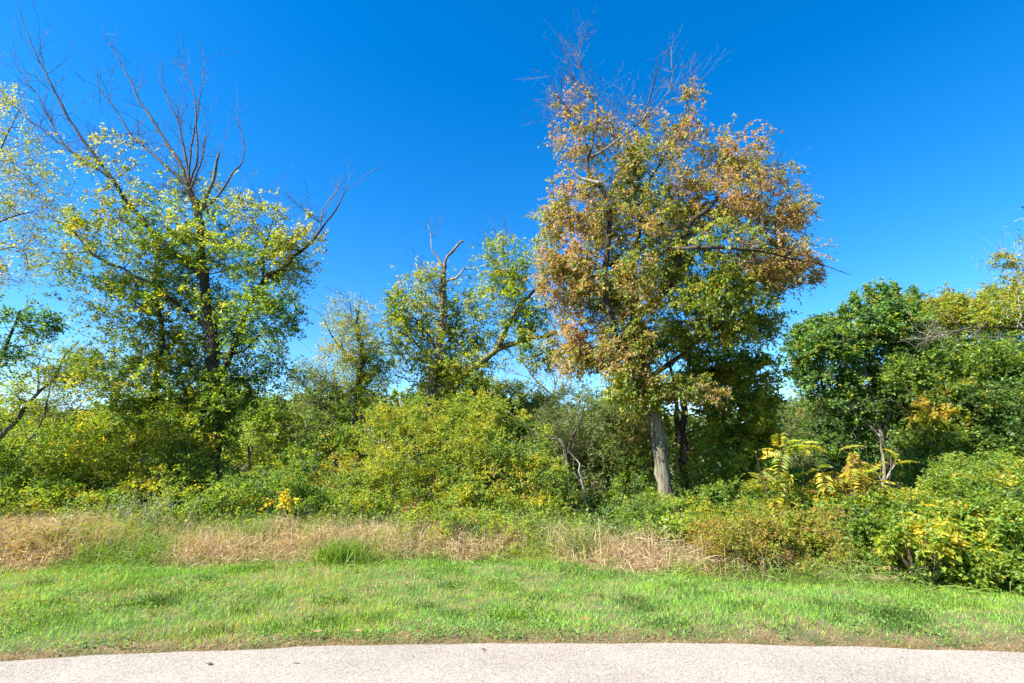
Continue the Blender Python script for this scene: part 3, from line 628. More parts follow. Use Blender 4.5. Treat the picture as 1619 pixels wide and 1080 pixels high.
# --- E: round green maple right, pale stems
make_tree('green_maple', 'full green maple with pale forked stems behind the yellow saplings', 'tree', 20.0,
  [([(1402, 770), (1400, 735), (1395, 705), (1390, 680)], .20, .15),
   ([(1392, 690), (1365, 665), (1340, 640), (1315, 625)], .07, .015, BARK_PALE), ([(1392, 685), (1385, 640), (1372, 600), (1365, 570), (1350, 540)], .07, .015, BARK_PALE),
   ([(1395, 700), (1405, 655), (1400, 600), (1405, 550), (1410, 500)], .08, .015, BARK_PALE), ([(1396, 710), (1430, 660), (1440, 600), (1435, 540)], .065, .015, BARK_PALE),
   ([(1365, 665), (1320, 640), (1285, 600), (1270, 570)], .06, .015, BARK_GREY), ([(1400, 600), (1380, 560), (1375, 510)], .05, .015, BARK_GREY)],
  [(1265, 555, 28, 32, 0, .9, 200, MP + [('gold', .06)], .7), (1305, 545, 36, 36, -.3, 1.2, 330, MP, .7), (1345, 522, 42, 38, 0, 1.4, 480, MP, .7), (1395, 508, 42, 42, 0, 1.4, 480, MP, .7), (1430, 505, 26, 34, 0, 1., 280, MP, .7),
   (1300, 600, 50, 40, .4, 1.5, 420, MP, .8), (1360, 580, 55, 50, .9, 1.6, 520, MP, .6), (1425, 570, 50, 50, .6, 1.6, 480, MP, .8), (1340, 650, 60, 40, .3, 1.4, 300, DG, .7), (1380, 720, 60, 45, 1.6, 1.3, 300, MP, .6), (1440, 640, 40, 50, 0, 1.3, 380, MP, .8), (1320, 700, 50, 40, .5, 1.2, 300, DG, .8), (1290, 520, 16, 22, 0, .5, 90, MP, .5), (1378, 468, 9, 24, 0, .3, 60, MP, .1), (1396, 462, 8, 22, -.3, .3, 55, MP, .1), (1414, 466, 9, 24, .2, .3, 60, MP, .1), (1444, 470, 8, 22, 0, .3, 50, MP, .1), (1352, 482, 8, 22, 0, .3, 50, MP, .1), (1334, 492, 8, 18, -.3, .3, 40, MP, .1), (1312, 512, 8, 18, 0, .3, 45, MP, .1), (1290, 520, 9, 18, .2, .3, 45, MP, .1), (1262, 528, 9, 16, 0, .3, 40, MP, .1)],
  dens=.82, leaf=.12, K=11, SL=.42, seed=17, aspect=.75, bark=BARK_GREY, twig=TWIG_PALE)

# --- right side green wall of trees
make_tree('yellowing_tree', 'broad tree with yellowing top beside the green maple', 'tree', 23.0,
  [([(1480, 770), (1482, 700), (1490, 600), (1500, 540)], .25, .10), ([(1490, 600), (1460, 560), (1450, 520)], .08, .02, BARK_DARK), ([(1495, 570), (1530, 530), (1560, 500)], .08, .02, BARK_DARK)],
  [(1480, 502, 48, 38, 0, 1.8, 480, [('olive', .2), ('lime', .4), ('fresh', .2), ('gold', .2)], .4), (1530, 492, 52, 40, 0, 1.8, 520, [('lime', .4), ('fresh', .3), ('gold', .15), ('olive', .15)], .4), (1590, 495, 50, 46, 0, 1.8, 480, LY, .5), (1500, 560, 60, 40, -.3, 1.9, 520, GR, .5), (1570, 570, 60, 45, -.4, 1.9, 560, GR, .5), (1450, 540, 34, 40, 0, 1.3, 300, GG, .5), (1460, 505, 28, 28, 0, 1.1, 220, [('olive', .2), ('lime', .4), ('fresh', .2), ('gold', .2)], .4), (1620, 490, 40, 30, 0, 1.4, 300, LY, .5), (1560, 475, 22, 20, 0, .8, 120, LY, .5), (1505, 478, 20, 16, 0, .8, 110, LY, .5), (1640, 560, 50, 60, 0, 1.6, 260, GR, .5)],
  leaf=.12, K=11, SL=.45, seed=19, aspect=.6)
make_tree('dark_green_tree', 'dense dark green tree under the yellowing one at the right edge', 'tree', 18.5,
  [([(1545, 790), (1548, 730), (1555, 660), (1560, 620)], .20, .08), ([(1550, 700), (1500, 690), (1460, 700)], .06, .02, BARK_GREY), ([(1555, 670), (1590, 640), (1620, 620)], .06, .02, BARK_GREY)],
  [(1500, 640, 50, 45, 0, 1.6, 460, [('dark', .3), ('green', .4), ('fresh', .2), ('gold', .1)], .5), (1570, 630, 60, 50, 0, 1.8, 560, [('dark', .2), ('green', .35), ('mint', .3), ('grey', .15)], .5), (1480, 710, 55, 50, -.3, 1.6, 520, GR, .5), (1560, 710, 60, 50, -.2, 1.7, 560, DG, .5), (1630, 680, 50, 80, 0, 1.5, 460, GR, .5), (1440, 730, 40, 40, 0, 1.2, 260, GR, .5), (1472, 655, 30, 26, -.8, .6, 85, [('gold', .35), ('yellow', .15), ('lime', .35), ('fresh', .15)], .8), (1620, 590, 50, 40, 0, 1.3, 300, GR, .5), (1430, 600, 40, 40, .5, 1.2, 260, GR, .5), (1530, 570, 60, 35, .3, 1.4, 340, GR, .5)],
  leaf=.11, K=11, SL=.40, seed=23, aspect=.7)
# branch reaching in from a tree beyond the right edge of the picture
make_tree('edge_tree', 'tree at the far right edge reaching a bare branch and pale leaves inward', 'tree', 15.0,
  [([(1790, 840), (1770, 700), (1745, 560), (1720, 420), (1700, 300)], .20, .03), ([(1745, 560), (1680, 528), (1620, 520), (1560, 517), (1500, 525), (1450, 540)], .05, .006, BARK_DARK), ([(1735, 500), (1660, 520), (1600, 532), (1540, 534)], .045, .01, BARK_GREY),
   ([(1720, 440), (1660, 420), (1610, 412), (1575, 398)], .04, .006, TWIG_PALE)],
  [(1600, 470, 32, 45, 0, .9, 110, PALE, .9), (1595, 408, 25, 16, 0, .5, 45, PALE, .9), (1680, 420, 70, 80, 0, 1.6, 320, LY, .7), (1705, 310, 60, 70, 0, 1.5, 260, LY, .8), (1760, 500, 80, 120, 0, 2., 500, LY, .7), (1560, 490, 30, 22, 0, .6, 50, LY, .9), (1700, 620, 70, 70, 0, 1.6, 360, GR, .6)],
  leaf=.09, K=8, SL=.34, seed=29, bare=[(1590, 430, 30, 40, 0, .6, 30), (1500, 530, 50, 18, 0, .7, 40)], twig=TWIG_PALE)

# --- left edge trees
make_tree('overhanging_tree', 'pale-leaved tree at the upper left edge reaching thin sprays inward', 'tree', 12.0,
  [([(-260, 880), (-240, 700), (-200, 520), (-170, 400), (-150, 250)], .20, .03), ([(-190, 480), (-90, 400), (0, 350), (55, 332)], .07, .01, BARK_DARK), ([(-170, 400), (-80, 300), (-10, 250), (30, 175)], .06, .008, BARK_DARK),
   ([(-200, 520), (-100, 460), (0, 395), (40, 400), (42, 430)], .05, .006, BARK_DARK)],
  [(0, 180, 35, 60, 0, .8, 110, PALE, .9), (30, 240, 40, 50, 0, .9, 130, PALE, .9), (20, 330, 60, 60, 0, 1.1, 170, PALE, .9), (60, 300, 60, 50, .3, 1., 110, PALE, .9), (10, 420, 60, 40, 0, 1., 120, PALE, .9), (-120, 300, 120, 160, 0, 2., 600, LY, .7), (60, 400, 60, 35, .2, .9, 90, PALE, .9)],
  leaf=.07, K=8, SL=.30, seed=31, bare=[(20, 200, 50, 90, 0, .9, 60), (40, 360, 70, 80, 0, 1., 70)], twig=TWIG_PALE, tip=.0035)
make_tree('teal_leaved_tree', 'blue-green leaved tree branch at the left edge over the leaning stems', 'tree', 11.0,
  [([(-130, 880), (-110, 760), (-60, 660), (-10, 590), (12, 545), (28, 490)], .14, .02), ([(-60, 660), (-40, 560), (-10, 520), (12, 495)], .05, .015, BARK_DARK)],
  [(20, 505, 55, 38, 0, .8, 110, [('dark', .25), ('teal', .45), ('fresh', .2), ('lime', .1)], .8), (65, 510, 28, 25, 0, .5, 60, [('teal', .5), ('fresh', .3), ('dark', .2)], .8), (5, 570, 45, 35, 0, .7, 65, [('teal', .4), ('green', .4), ('dark', .2)], .8), (-110, 560, 60, 80, 0, 1.3, 300, GR, .8)],
  leaf=.085, K=9, SL=.28, seed=37)
make_tree('leaning_tree', 'yellow-green tree leaning right from the left edge', 'tree', 14.5,
  [([(-60, 765), (0, 692), (30, 660), (55, 625), (85, 598), (105, 560), (125, 540)], .11, .02), ([(60, 620), (60, 580), (70, 560)], .03, .01, BARK_GREY)],
  [(90, 575, 60, 35, 0, 1.1, 260, LY, .8), (120, 600, 50, 30, 0, 1., 160, PALE, .8), (40, 630, 50, 40, 0, 1., 230, LM, .7), (-20, 640, 50, 60, 0, 1.2, 260, LM, .6), (140, 560, 25, 20, 0, .5, 50, LM, .8)],
  leaf=.075, K=10, SL=.32, seed=41, bark=BARK_GREY, bare=[(110, 630, 50, 30, 0, .8, 40)])
make_tree('grey_leaning_sapling', 'thin grey sapling leaning right below the yellow-green leaning tree', 'tree', 13.5,
  [([(15, 748), (38, 710), (62, 670), (80, 645), (130, 632)], .055, .012), ([(70, 660), (78, 620), (82, 600)], .025, .008, BARK_GREY)],
  [(110, 650, 40, 25, .3, .8, 90, GG, .8), (60, 690, 40, 25, .3, .8, 100, LY, .7)], leaf=.06, K=8, SL=.28, seed=43, bark=BARK_GREY, bare=[(95, 630, 35, 25, 0, .6, 30)])

# --- small bare tree and pale snag behind the middle bushes
make_tree('bare_sapling', 'small leafless tree against the sky left of the autumn tree', 'tree', 21.0,
  [([(915, 720), (892, 660), (880, 632), (868, 620), (845, 600), (828, 575), (822, 560)], .10, .012), ([(878, 632), (876, 600), (868, 575), (862, 560)], .04, .008, BARK_GREY), ([(877, 610), (888, 585), (892, 570)], .03, .006, BARK_GREY), ([(840, 598), (815, 590), (800, 585)], .02, .005, BARK_GREY)],
  [(860, 590, 30, 25, 0, .8, 14, PALE, .8)], leaf=.07, K=6, SL=.3, seed=47, bark=BARK_GREY, twig=TWIG_PALE, bare=[(850, 580, 55, 35, 0, 1.1, 90), (900, 590, 30, 40, 0, 1., 40)])
make_tree('pale_snag', 'pale gnarled dead trunk with a slanting bare limb left of the big trunk', 'dead tree', 14.5,
  [([(900, 800), (897, 755), (896, 725), (888, 700), (878, 692)], .075, .05), ([(880, 694), (855, 690), (830, 672), (805, 652), (785, 638)], .03, .010, BARK_GREY), ([(896, 720), (905, 690), (918, 668), (925, 640)], .05, .02, BARK_DARK)],
  [(880, 670, 50, 35, .5, .9, 260, GG, .6), (910, 690, 35, 35, .5, .9, 150, GG, .7)], leaf=.06, K=9, SL=.26, seed=53, bark=BARK_GREY, bare=[(850, 665, 50, 35, 0, .6, 16)])
make_tree('dead_sapling', 'thin pale forked dead sapling left of the big trunk', 'dead tree', 12.6,
  [([(925, 800), (922, 770), (916, 745), (917, 735), (905, 720), (900, 712)], .04, .010), ([(921, 765), (912, 755), (907, 745)], .018, .008, BARK_PALE)], [], seed=59, bark=BARK_PALE, bare=[(915, 750, 22, 40, 0, .4, 4)])
make_tree('pale_stemmed_sapling', 'pale grey forked sapling with few leaves beside the yellow fronds', 'tree', 12.4,
  [([(1388, 815), (1391, 785), (1397, 765), (1398, 745), (1397, 720), (1394, 695)], .055, .022), ([(1398, 762), (1407, 748), (1416, 735)], .028, .010, BARK_PALE), ([(1396, 762), (1385, 745), (1380, 735)], .02, .006, BARK_PALE)],
  [], seed=61, bark=BARK_GREY, bare=[(1385, 730, 30, 30, 0, .4, 5)])
make_tree('broken_stub', 'short snapped pale stub behind the left maple trunk', 'dead tree', 16.0, [([(396, 760), (395, 735), (393, 705)], .05, .035), ([(395, 722), (399, 712), (398, 704)], .035, .02, BARK_PALE)], [], seed=62, bark=BARK_PALE)

# --- frond saplings (large compound leaves: each frond is a part)
def frond_mesh(name, mix, seed, L=.50, n=10):
    Vs, cs = [], []
    t = np.linspace(.15, 1, n)
    for s_ in (-1, 1):
        c = np.stack([t * L, s_ * .01 + 0 * t, -.5 * L * t ** 2], -1)
        D = np.stack([.35 + 0 * t, s_ * (1 + 0 * t), -.35 + 0 * t], -1) + RNG.normal(0, .12, (n, 3))
        ln = (.11 * np.sin(np.clip(t * 2.6 + .35, 0, 3.0)) + .045)
        Vs.append(leaf_quads(c, D, np.tile([0., 0, 1], (n, 1)) + RNG.normal(0, .2, (n, 3)), ln, ln * .42)); cs.append(c)
    tt = np.linspace(0, 1, 6); Q = np.stack([tt * L, 0 * tt, -.5 * L * tt ** 2], -1); V2, F2 = tubes([(Q, .004 * (1.3 - tt))], 3)
    V = np.concatenate(Vs + [V2]); F = np.concatenate([quads(2 * n), F2 + 8 * n])
    c = np.concatenate(cs); col = np.concatenate([palette(c, mix, seed, 2.5, .6), np.tile([.3, .16, .05], (len(F2), 1))])
    o = mesh_from(name, V, F, LEAF, col=col); me = o.data; bpy.data.objects.remove(o); return me
FY = [frond_mesh('frond', [('yellow', .35), ('lime', .5), ('gold', .15)], 70), frond_mesh('frond', [('yellow', .35), ('lime', .5), ('fresh', .15)], 71), frond_mesh('frond', [('lime', .5), ('fresh', .4), ('yellow', .1)], 72), frond_mesh('frond', [('gold', .3), ('tan', .2), ('yellow', .2), ('lime', .3)], 73)]
FG = [frond_mesh('frond', [('fresh', .6), ('green', .4)], 74), frond_mesh('frond', [('fresh', .4), ('lime', .5), ('green', .1)], 75)]
def frond_sapling(label, px, py, Y0, rx, top, nst, nf, fr, seed, group='saplings with long feathery fronds'):
    b0 = at(px, py, Y0); b0[2] = float(gz(b0[:1], b0[1:2])[0])
    root = thing('frond_sapling', label, 'sapling', b0, group); k = mpp(py, Y0); polys = []
    for s_ in range(nst):
        e_ = at(px + RNG.uniform(-rx, rx) * .6, top + RNG.uniform(0, 40), Y0 + RNG.uniform(-.5, .5)); t = np.linspace(0, 1, 9)[:, None]
        ctrl = (b0 + e_) / 2 + RNG.normal(0, .12, 3); Q = (1 - t) ** 2 * b0 + 2 * t * (1 - t) * ctrl + t ** 2 * e_; polys.append((Q, .014 * (1 - .6 * t[:, 0])))
        V, F = tubes([polys[-1]], 6); mesh_from('stem', V, F, TWIG, root, smooth=True)
    for f_ in range(nf):
        Q = polys[RNG.integers(0, nst)][0]; p = Q[RNG.integers(2, 9)] + RNG.normal(0, .04, 3)
        me = fr[RNG.integers(0, len(fr))]; o = bpy.data.objects.new('frond', me); C.objects.link(o); o.parent = root
        o.location = p - b0; s_ = RNG.uniform(.75, 1.25); o.scale = (s_, s_, s_); o.rotation_euler = (RNG.normal(0, .5), -RNG.uniform(-.5, 1.0), RNG.uniform(0, 2 * math.pi))
    return root
frond_sapling('left yellow sapling with drooping feathery fronds below the vine-hung tree', 1250, 800, 10.6, 95, 708, 8, 70, FY[:3], 1)
frond_sapling('middle yellow and orange sapling with feathery fronds left of the pale forked sapling', 1325, 800, 10.4, 70, 722, 7, 60, [FY[0], FY[1], FY[3]], 2)
frond_sapling('thin sapling with golden fronds against the pale forked stem', 1385, 795, 11.6, 50, 690, 4, 18, [FY[0], FY[1], FY[0]], 3)
frond_sapling('small green-fronded sapling in front of the golden-fronded one', 1362, 810, 10.2, 40, 765, 3, 20, FG, 4)

# --- shrubs and vine mounds
BO = [('olive', .18), ('lime', .30), ('gold', .18), ('brown', .12), ('orange', .12), ('fresh', .10)]
VG = [('green', .22), ('fresh', .46), ('lime', .27), ('yellow', .05)]
SH = 'shrubs and vine mounds along the wood edge'
def sh(*a, **k): return make_shrub(*a, group=SH, **k)
sh('autumn_shrub', 'low mound turning orange-brown at the front right of the dry grass', 'shrub', 8.5, [(1170, 862, 75, 50, 0, .8, 900, BO), (1250, 868, 80, 46, -.2, .8, 850, BO), (1140, 880, 40, 28, -.1, .4, 220, BO), (1290, 830, 50, 30, .3, .6, 320, BO), (1210, 835, 80, 36, .3, .8, 700, [('lime', .4), ('fresh', .3), ('gold', .2), ('olive', .1)]), (1330, 885, 50, 32, -.3, .5, 420, VG), (1210, 895, 70, 25, -.4, .4, 300, [('brown', .4), ('tan', .3), ('olive', .3)])], leaf=.042, K=10, SL=.24, seed=81, gap=.9, shell=.45, stems=24)
sh('yellow_leaved_vine', 'green vine mound splashed with yellow leaves at lower right', 'vine', 7.5, [(1480, 862, 75, 50, 0, .75, 850, VG), (1455, 850, 50, 30, -.45, .35, 260, [('yellow', .4), ('lime', .45), ('fresh', .15)]), (1530, 835, 60, 40, 0, .7, 520, [('yellow', .16), ('lime', .44), ('fresh', .4)]), (1500, 905, 70, 28, -.2, .5, 380, GR), (1400, 860, 45, 45, .4, .6, 430, GR)], leaf=.075, K=8, SL=.24, aspect=.7, seed=83)
sh('edge_shrub', 'green leafy shrub at the right edge above the grass', 'shrub', 6.9, [(1600, 850, 55, 60, 0, .7, 800, GR), (1640, 800, 60, 70, .3, .8, 600, VG), (1590, 900, 60, 35, -.1, .5, 480, GR), (1700, 850, 60, 80, 0, .8, 500, GR)], leaf=.06, K=9, SL=.22, seed=85)
sh('vine_bank', 'bright green vine bank behind the yellow-leaved vine', 'vine', 9.8, [(1430, 812, 80, 38, 0, .9, 780, VG), (1520, 790, 80, 45, 0, 1., 820, VG), (1600, 770, 70, 50, 0, 1., 700, VG), (1340, 850, 70, 26, -.3, .7, 460, VG), (1560, 740, 80, 30, .8, .9, 500, VG)], leaf=.06, K=10, SL=.26, seed=87)
sh('vine_carpet', 'low green vine carpet at the foot of the big grey trunk', 'vine', 11.2, [(1080, 815, 75, 30, 0, .9, 620, VG), (1170, 800, 80, 40, .2, .9, 760, VG), (1020, 812, 50, 30, 0, .7, 330, GR), (1240, 815, 70, 30, .1, .8, 560, VG), (1120, 840, 60, 25, -.8, .6, 380, LM)], leaf=.055, K=10, SL=.24, seed=89)
sh('lime_shrub', 'lime yellow rounded shrub below the broken-topped tree', 'shrub', 12.8, [(650, 720, 70, 60, 0, 1.1, 1000, LM), (720, 700, 60, 55, .2, 1., 780, LM), (620, 770, 70, 50, -.3, 1., 700, LM), (690, 770, 70, 50, -.4, 1., 760, LM), (600, 690, 40, 55, .3, .8, 430, LM), (745, 650, 50, 36, .6, .9, 400, LY), (690, 655, 60, 30, .6, .9, 380, LM), (640, 665, 50, 30, .8, .9, 320, LM)], leaf=.054, K=11, SL=.28, seed=91, shell=.5, gap=.6)
sh('mixed_shrub', 'shrub speckled yellow right of the lime shrub', 'shrub', 12.0, [(790, 745, 60, 60, 0, 1., 800, LY), (850, 760, 50, 50, 0, .9, 560, LY), (760, 800, 70, 40, -.5, .9, 620, LM), (830, 815, 70, 35, -.6, .8, 620, LM), (760, 700, 45, 40, .3, .8, 330, LM), (820, 700, 50, 45, 1., 1., 420, LY), (770, 660, 50, 32, 1.2, 1., 320, LY), (880, 790, 45, 40, -.2, .8, 360, LY)], leaf=.06, K=10, SL=.26, seed=93)
sh('front_shrub', 'low dark-edged green shrub overhanging the dry grass in the middle', 'shrub', 9.8, [(730, 835, 70, 26, 0, .7, 520, LM), (810, 838, 60, 26, 0, .6, 440, VG), (740, 858, 24, 18, -.3, .3, 110, GR), (680, 822, 50, 20, .2, .6, 260, VG)], leaf=.05, K=10, SL=.24, seed=95)
sh('dull_shrub', 'dull olive thicket behind the pale snag left of the big trunk', 'shrub', 15.5, [(960, 700, 55, 60, 0, 1.2, 620, GG), (1000, 740, 50, 55, -.2, 1.1, 560, GR), (940, 760, 45, 45, -.2, 1., 460, GG), (870, 730, 45, 50, 0, 1.1, 480, GG), (1010, 690, 40, 50, 0, 1., 380, [('olive', .3), ('gold', .2), ('green', .3), ('tan', .2)]), (930, 660, 45, 35, .5, 1., 320, GG), (985, 650, 45, 35, .8, 1., 300, GR), (1095, 700, 40, 45, 1.2, 1., 320, LY)], leaf=.07, K=9, SL=.32, seed=97)
sh('shaded_shrub', 'dark shrub in the shade at the foot of the vine-hung tree', 'shrub', 14.2, [(1120, 750, 55, 45, -.3, 1., 560, LY), (1180, 755, 50, 42, -.8, 1., 460, LM), (1010, 775, 45, 30, 0, .8, 300, GR), (1100, 780, 45, 25, -.8, .7, 280, DG)], leaf=.075, K=9, SL=.3, seed=99)
sh('grey_green_thicket', 'grey-green rounded thicket behind the small leafless tree', 'shrub', 20.0, [(800, 670, 45, 35, 0, 1.3, 500, GG), (850, 660, 40, 35, 0, 1.2, 450, GG), (820, 632, 50, 32, .6, 1.3, 420, GG), (770, 625, 40, 30, .6, 1.2, 320, LY), (905, 640, 42, 38, .6, 1.2, 340, GG), (700, 640, 60, 30, 1., 1.4, 380, LY), (870, 700, 45, 35, 0, 1.2, 320, GG), (780, 720, 60, 45, -.5, 1.4, 560, [('grey', .3), ('green', .35), ('dark', .2), ('lime', .15)]), (740, 650, 40, 30, .3, 1., 300, GR)], leaf=.08, K=10, SL=.4, seed=101)
sh('pale_green_thicket', 'pale green rounded thicket between the left maple and the slim tree', 'shrub', 21.0, [(440, 690, 50, 45, 0, 1.5, 650, [('fresh', .4), ('lime', .35), ('sage', .25)]), (420, 650, 35, 25, 0, 1., 280, GR), (490, 680, 45, 40, .3, 1.4, 480, [('olive', .3), ('green', .4), ('grey', .3)]), (500, 720, 50, 35, -.5, 1.4, 460, GR), (390, 700, 35, 40, 0, 1.2, 320, LM), (540, 700, 35, 30, 0, 1.2, 260, LY)], leaf=.085, K=10, SL=.4, seed=103)
sh('yellow_green_thicket', 'large yellow-green thicket left of the maple trunk', 'shrub', 13.2, [(230, 700, 70, 55, 0, 1.2, 950, LM), (160, 730, 60, 50, 0, 1.1, 760, LM), (270, 760, 70, 45, -.3, 1., 820, LY), (300, 700, 45, 55, .2, 1., 520, LY), (110, 760, 55, 40, -.2, 1., 560, LM), (190, 670, 50, 35, .4, 1., 420, LY), (130, 695, 60, 38, .8, 1., 400, LM), (330, 715, 45, 50, .6, 1., 380, LY), (250, 655, 60, 26, 1., 1., 320, LM)], leaf=.07, K=10, SL=.3, seed=105)
sh('trunk_foot_shrub', 'fresh green shrub at the foot of the left maple', 'shrub', 11.8, [(360, 790, 60, 38, 0, .9, 620, VG), (430, 780, 55, 40, .1, .9, 600, GR), (300, 800, 45, 28, -.1, .7, 380, VG), (480, 795, 50, 28, -.1, .7, 400, GR), (560, 800, 50, 26, -.1, .7, 380, VG)], leaf=.06, K=10, SL=.25, seed=107)
sh('left_edge_shrub', 'green shrub at the left edge above the dry grass', 'shrub', 11.6, [(40, 785, 70, 38, 0, .9, 700, VG), (110, 800, 60, 28, 0, .8, 460, LM), (-40, 760, 60, 60, 0, 1., 500, GR), (170, 800, 40, 24, 0, .6, 260, VG), (20, 740, 60, 35, .6, .9, 460, LM)], leaf=.06, K=10, SL=.25, seed=109)
sh('russet_bush', 'russet and olive bush in the dry grass at lower left', 'shrub', 8.9, [(60, 868, 60, 30, 0, .55, 420, [('olive', .3), ('brown', .3), ('lime', .2), ('orange', .2)]), (130, 850, 40, 22, .3, .4, 180, BO)], leaf=.04, K=9, SL=.2, seed=111, gap=.6)
sh('amber_shrub', 'amber and olive shrub between maple trunk and lime shrub', 'shrub', 13.8, [(530, 765, 50, 38, 0, .9, 460, [('gold', .25), ('olive', .3), ('lime', .3), ('green', .15)]), (480, 750, 45, 38, .2, .9, 380, LY), (580, 740, 40, 45, .2, .9, 380, LM), (560, 780, 50, 30, -.5, .8, 380, GR), (420, 750, 45, 30, .2, .9, 360, LM)], leaf=.06, K=10, SL=.28, seed=113)
sh('crimson_creeper', 'small creeper with red leaves under the lime shrub', 'vine', 10.4, [(662, 808, 20, 16, 0, .25, 70, [('red', .45), ('brown', .2), ('green', .35)])], leaf=.05, K=6, SL=.2, seed=115, stems=4)
sh('golden_sprig', 'small golden-yellow sapling in front of the maple foot shrub', 'sapling', 10.6, [(445, 790, 18, 12, 0, .2, 26, [('yellow', .7), ('gold', .3)])], leaf=.09, K=7, SL=.26, seed=117, stems=4)
sh('far_grey_thicket', 'hazy grey-green thicket below the left side of the green maple', 'shrub', 27.0, [(1265, 660, 40, 35, 0, 1.6, 460, GG), (1240, 700, 40, 40, 0, 1.6, 420, GG), (1300, 720, 45, 35, -1, 1.6, 420, GG), (1290, 650, 30, 25, 0, 1., 200, [('gold', .3), ('olive', .4), ('lime', .3)])], leaf=.10, K=10, SL=.5, seed=119)
sh('right_under_shrub', 'dark green shrub beneath the green maple behind the fronds', 'shrub', 15.5, [(1340, 760, 60, 35, 0, 1., 480, DG), (1430, 760, 60, 40, 0, 1.1, 560, GR), (1500, 760, 60, 35, 0, 1., 460, GR), (1260, 770, 50, 35, .4, 1., 380, GR)], leaf=.075, K=9, SL=.3, seed=121)
sh('far_left_thicket', 'brownish grey thicket of thin twigs beyond the leaning sapling', 'shrub', 22.0, [(150, 680, 50, 30, 0, 1.4, 300, GG), (60, 700, 60, 45, 0, 1.5, 420, LY), (-40, 700, 70, 60, 0, 1.6, 420, GR), (340, 670, 50, 30, 0, 1.4, 260, GG), (270, 650, 50, 30, 0, 1.3, 240, GG), (90, 740, 60, 30, -2, 1.2, 360, GG)], leaf=.085, K=8, SL=.45, seed=123)

# silver weeds: upright leafy stalks
b0 = at(210, 830, 10.4); b0[2] = 0.
root = thing('silver_weed', 'clump of tall silvery green weeds standing in front of the thicket at left', 'weed', b0)
n = 110; X = b0[0] + RNG.normal(0, .5, n); Y = b0[1] + RNG.normal(0, .3, n); H = RNG.uniform(.4, 1.0, n); polys = []; LP, LD = [], []
for i in range(n):
    t = np.linspace(0, 1, 5)[:, None]; p = np.array([X[i], Y[i], float(gz(X[i:i+1], Y[i:i+1])[0])]); e_ = p + [RNG.normal(0, .26), RNG.normal(0, .2), H[i]]
    Q = p + (e_ - p) * t; polys.append((Q, np.full(5, .0035)))
    q = RNG.uniform(.2, 1, 26)[:, None]; LP.append(p + (e_ - p) * q); LD.append(RNG.normal(0, 1, (26, 3)) + [0, 0, .7])
V, F = tubes(polys, 3); tag(mesh_from('stalks', V, F, TWIG_PALE, root), kind='stuff')
LP = np.concatenate(LP); LD = np.concatenate(LD); nn = len(LP)
V = leaf_quads(LP, LD, RNG.normal(0, 1, (nn, 3)), RNG.uniform(.05, .11, nn), RNG.uniform(.012, .026, nn))
tag(mesh_from('leaves', V, quads(nn), LEAF, root, col=palette(LP, [('sage', .5), ('mint', .2), ('grey', .3)], 77)), kind='stuff')

# green coarse tufts in the dry grass
for (px, py, Y0, lab) in ((405, 832, 9.9, 'dark green arching grass clump topmost in the dry grass'), (165, 872, 8.9, 'green arching grass clump in the dry grass at left'), (540, 880, 8.6, 'green weedy clump in the dry grass below the amber shrub')):
    b0 = at(px, py, Y0); b0[2] = float(gz(b0[:1], b0[1:2])[0]); n = 850
    X = b0[0] + RNG.normal(0, .24, n); Y = b0[1] + RNG.normal(0, .16, n)
    V, F, cc = blades(X, Y, RNG.uniform(.4, .85, n) * (.65 if Y0 < 9.5 else 1), RNG.uniform(.006, .012, n), RNG.uniform(.2, 1.3, n), pal2(X, Y, [('green', .4), ('fresh', .6)], 78), 2)
    tag(mesh_from('grass_clump', V, F, BLADE, col=cc, origin=b0), lab, 'grass clump')

# leafy herb layer filling the wood floor
n = 23000; X = RNG.uniform(-19, 19, n); Y = RNG.uniform(0, 1, n) ** 1.5 * 12 + 9.6; k = Y > back(X) - .4; X, Y = X[k], Y[k]; P = np.stack([X, Y, 0 * X], -1)
H = .15 + .75 * noise3(P, .7, 51) * np.clip((Y - back(X) + .6) / 1.0, .2, 1); P[:, 2] = gz(X, Y) + H * RNG.uniform(.45, 1, len(X)); D = RNG.normal(0, .6, P.shape) + [0, -.1, .7]
V, c = sprig_leaves(P, D, 7, .26, .07, .65, .4, tri=True)
tag(mesh_from('undergrowth', V, faces(len(c), True), LEAF, col=palette(c, [('dark', .12), ('green', .32), ('fresh', .36), ('lime', .2)], 79, .8)), 'leafy green undergrowth covering the wood floor', 'undergrowth', kind='stuff')
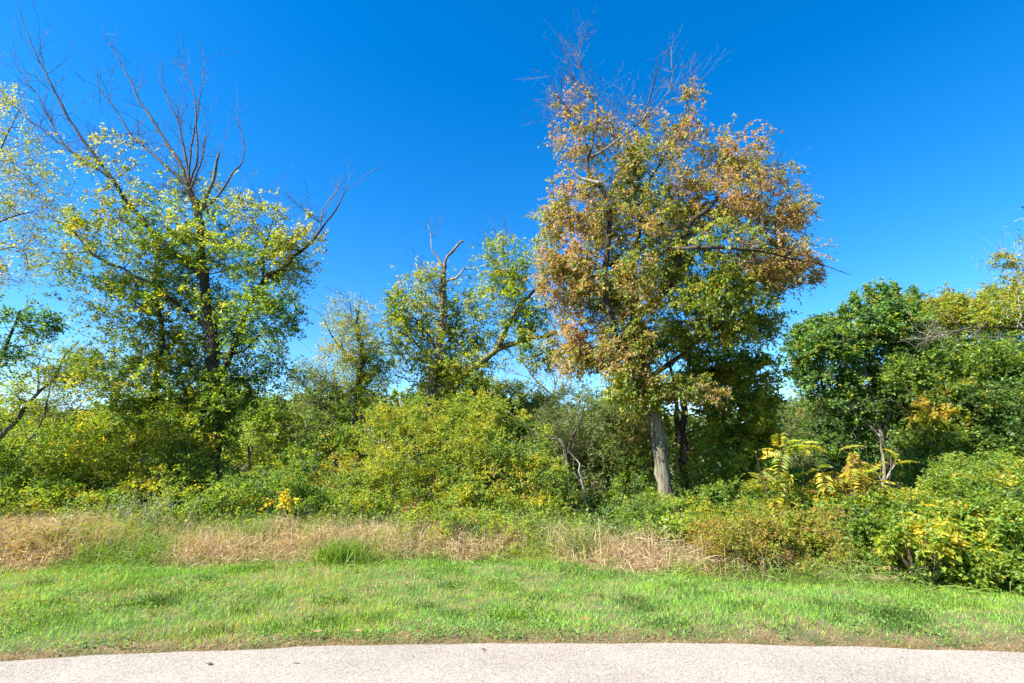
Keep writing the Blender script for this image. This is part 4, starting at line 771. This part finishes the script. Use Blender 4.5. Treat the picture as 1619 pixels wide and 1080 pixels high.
# far wood closing the view
n = 15500; X = RNG.uniform(-52, 52, n); Y = RNG.uniform(34, 44, n); P = np.stack([X, Y, 0 * X], -1)
top = 3.0 + 2.6 * noise3(P * [1, .4, 1], .16, 61) + 1.3 * noise3(P, .45, 62) + np.clip((X - 14) * .12, 0, 3.2)
P[:, 2] = top * (RNG.random(n) ** .65); D = RNG.normal(0, .7, P.shape) + [0, -.2, .6]
V, c = sprig_leaves(P, D, 9, .8, .34, .75, .4, tri=True)
tag(mesh_from('far_woods', V, faces(len(c), True), LEAF, col=palette(c, [('dark', .15), ('grey', .35), ('olive', .25), ('sage', .15), ('fresh', .1)], 80, .35)), 'low distant wood of mixed trees closing the view', 'woods', kind='stuff')

# ------------------------------------------------------------------ fallen leaves on the road and verge
def dead_leaf(label, px, py, size, rot, colr, z=.021, grp='dead leaves on the road'):
    u = 540 - py; s = CAM_H / -(FPX * sp + u * cp); p = np.array([(px - 809.5) * s, (FPX * cp - u * sp) * s, z])
    # lobed outline, curled
    a = np.linspace(0, 2 * math.pi, 21)[:-1]; rr = size * (.55 + .35 * np.abs(np.cos(a * 2.5)) ** .7)
    V = np.stack([np.cos(a + rot) * rr, np.sin(a + rot) * rr * .8, .25 * rr * np.abs(np.sin(a)) + .004], -1)
    V = np.vstack([V, [0, 0, .0]]); k = len(V) - 1; F = np.array([[i, (i + 1) % k, k] for i in range(k)])
    o = mesh_from('fallen_leaf', V + p, F, LEAF, col=np.tile(colr, (len(F), 1)), origin=p)
    tag(o, label, 'leaf', grp)
dead_leaf('curled brown leaf lying on the road at left', 331, 1055, .03, .4, (.14, .08, .045))
dead_leaf('small brown leaf on the road just below the grass edge', 764, 1031, .022, 1.4, (.13, .08, .05))
dead_leaf('pale flattened leaf on the road left of middle', 467, 1053, .028, 2.2, (.30, .25, .20))
dead_leaf('tan lobed leaf caught in the grass left of the road middle', 502, 1009, .055, .9, (.42, .28, .16), .055, 'dead leaves in the verge')
dead_leaf('tan lobed leaf on the verge to the right of another like it', 564, 1008, .05, 2.9, (.40, .26, .14), .055, 'dead leaves in the verge')
dead_leaf('orange-brown leaf in the verge grass right of middle', 925, 988, .05, 1.9, (.36, .18, .08), .055, 'dead leaves in the verge')
for r_ in ROOTS: del r_['_o']
for o in list(C.objects):
    pass
print('LEAF TRIS', TOTAL[0], 'ALL FACES', sum(len(m.loops) - 2 * len(m.polygons) for m in bpy.data.meshes))
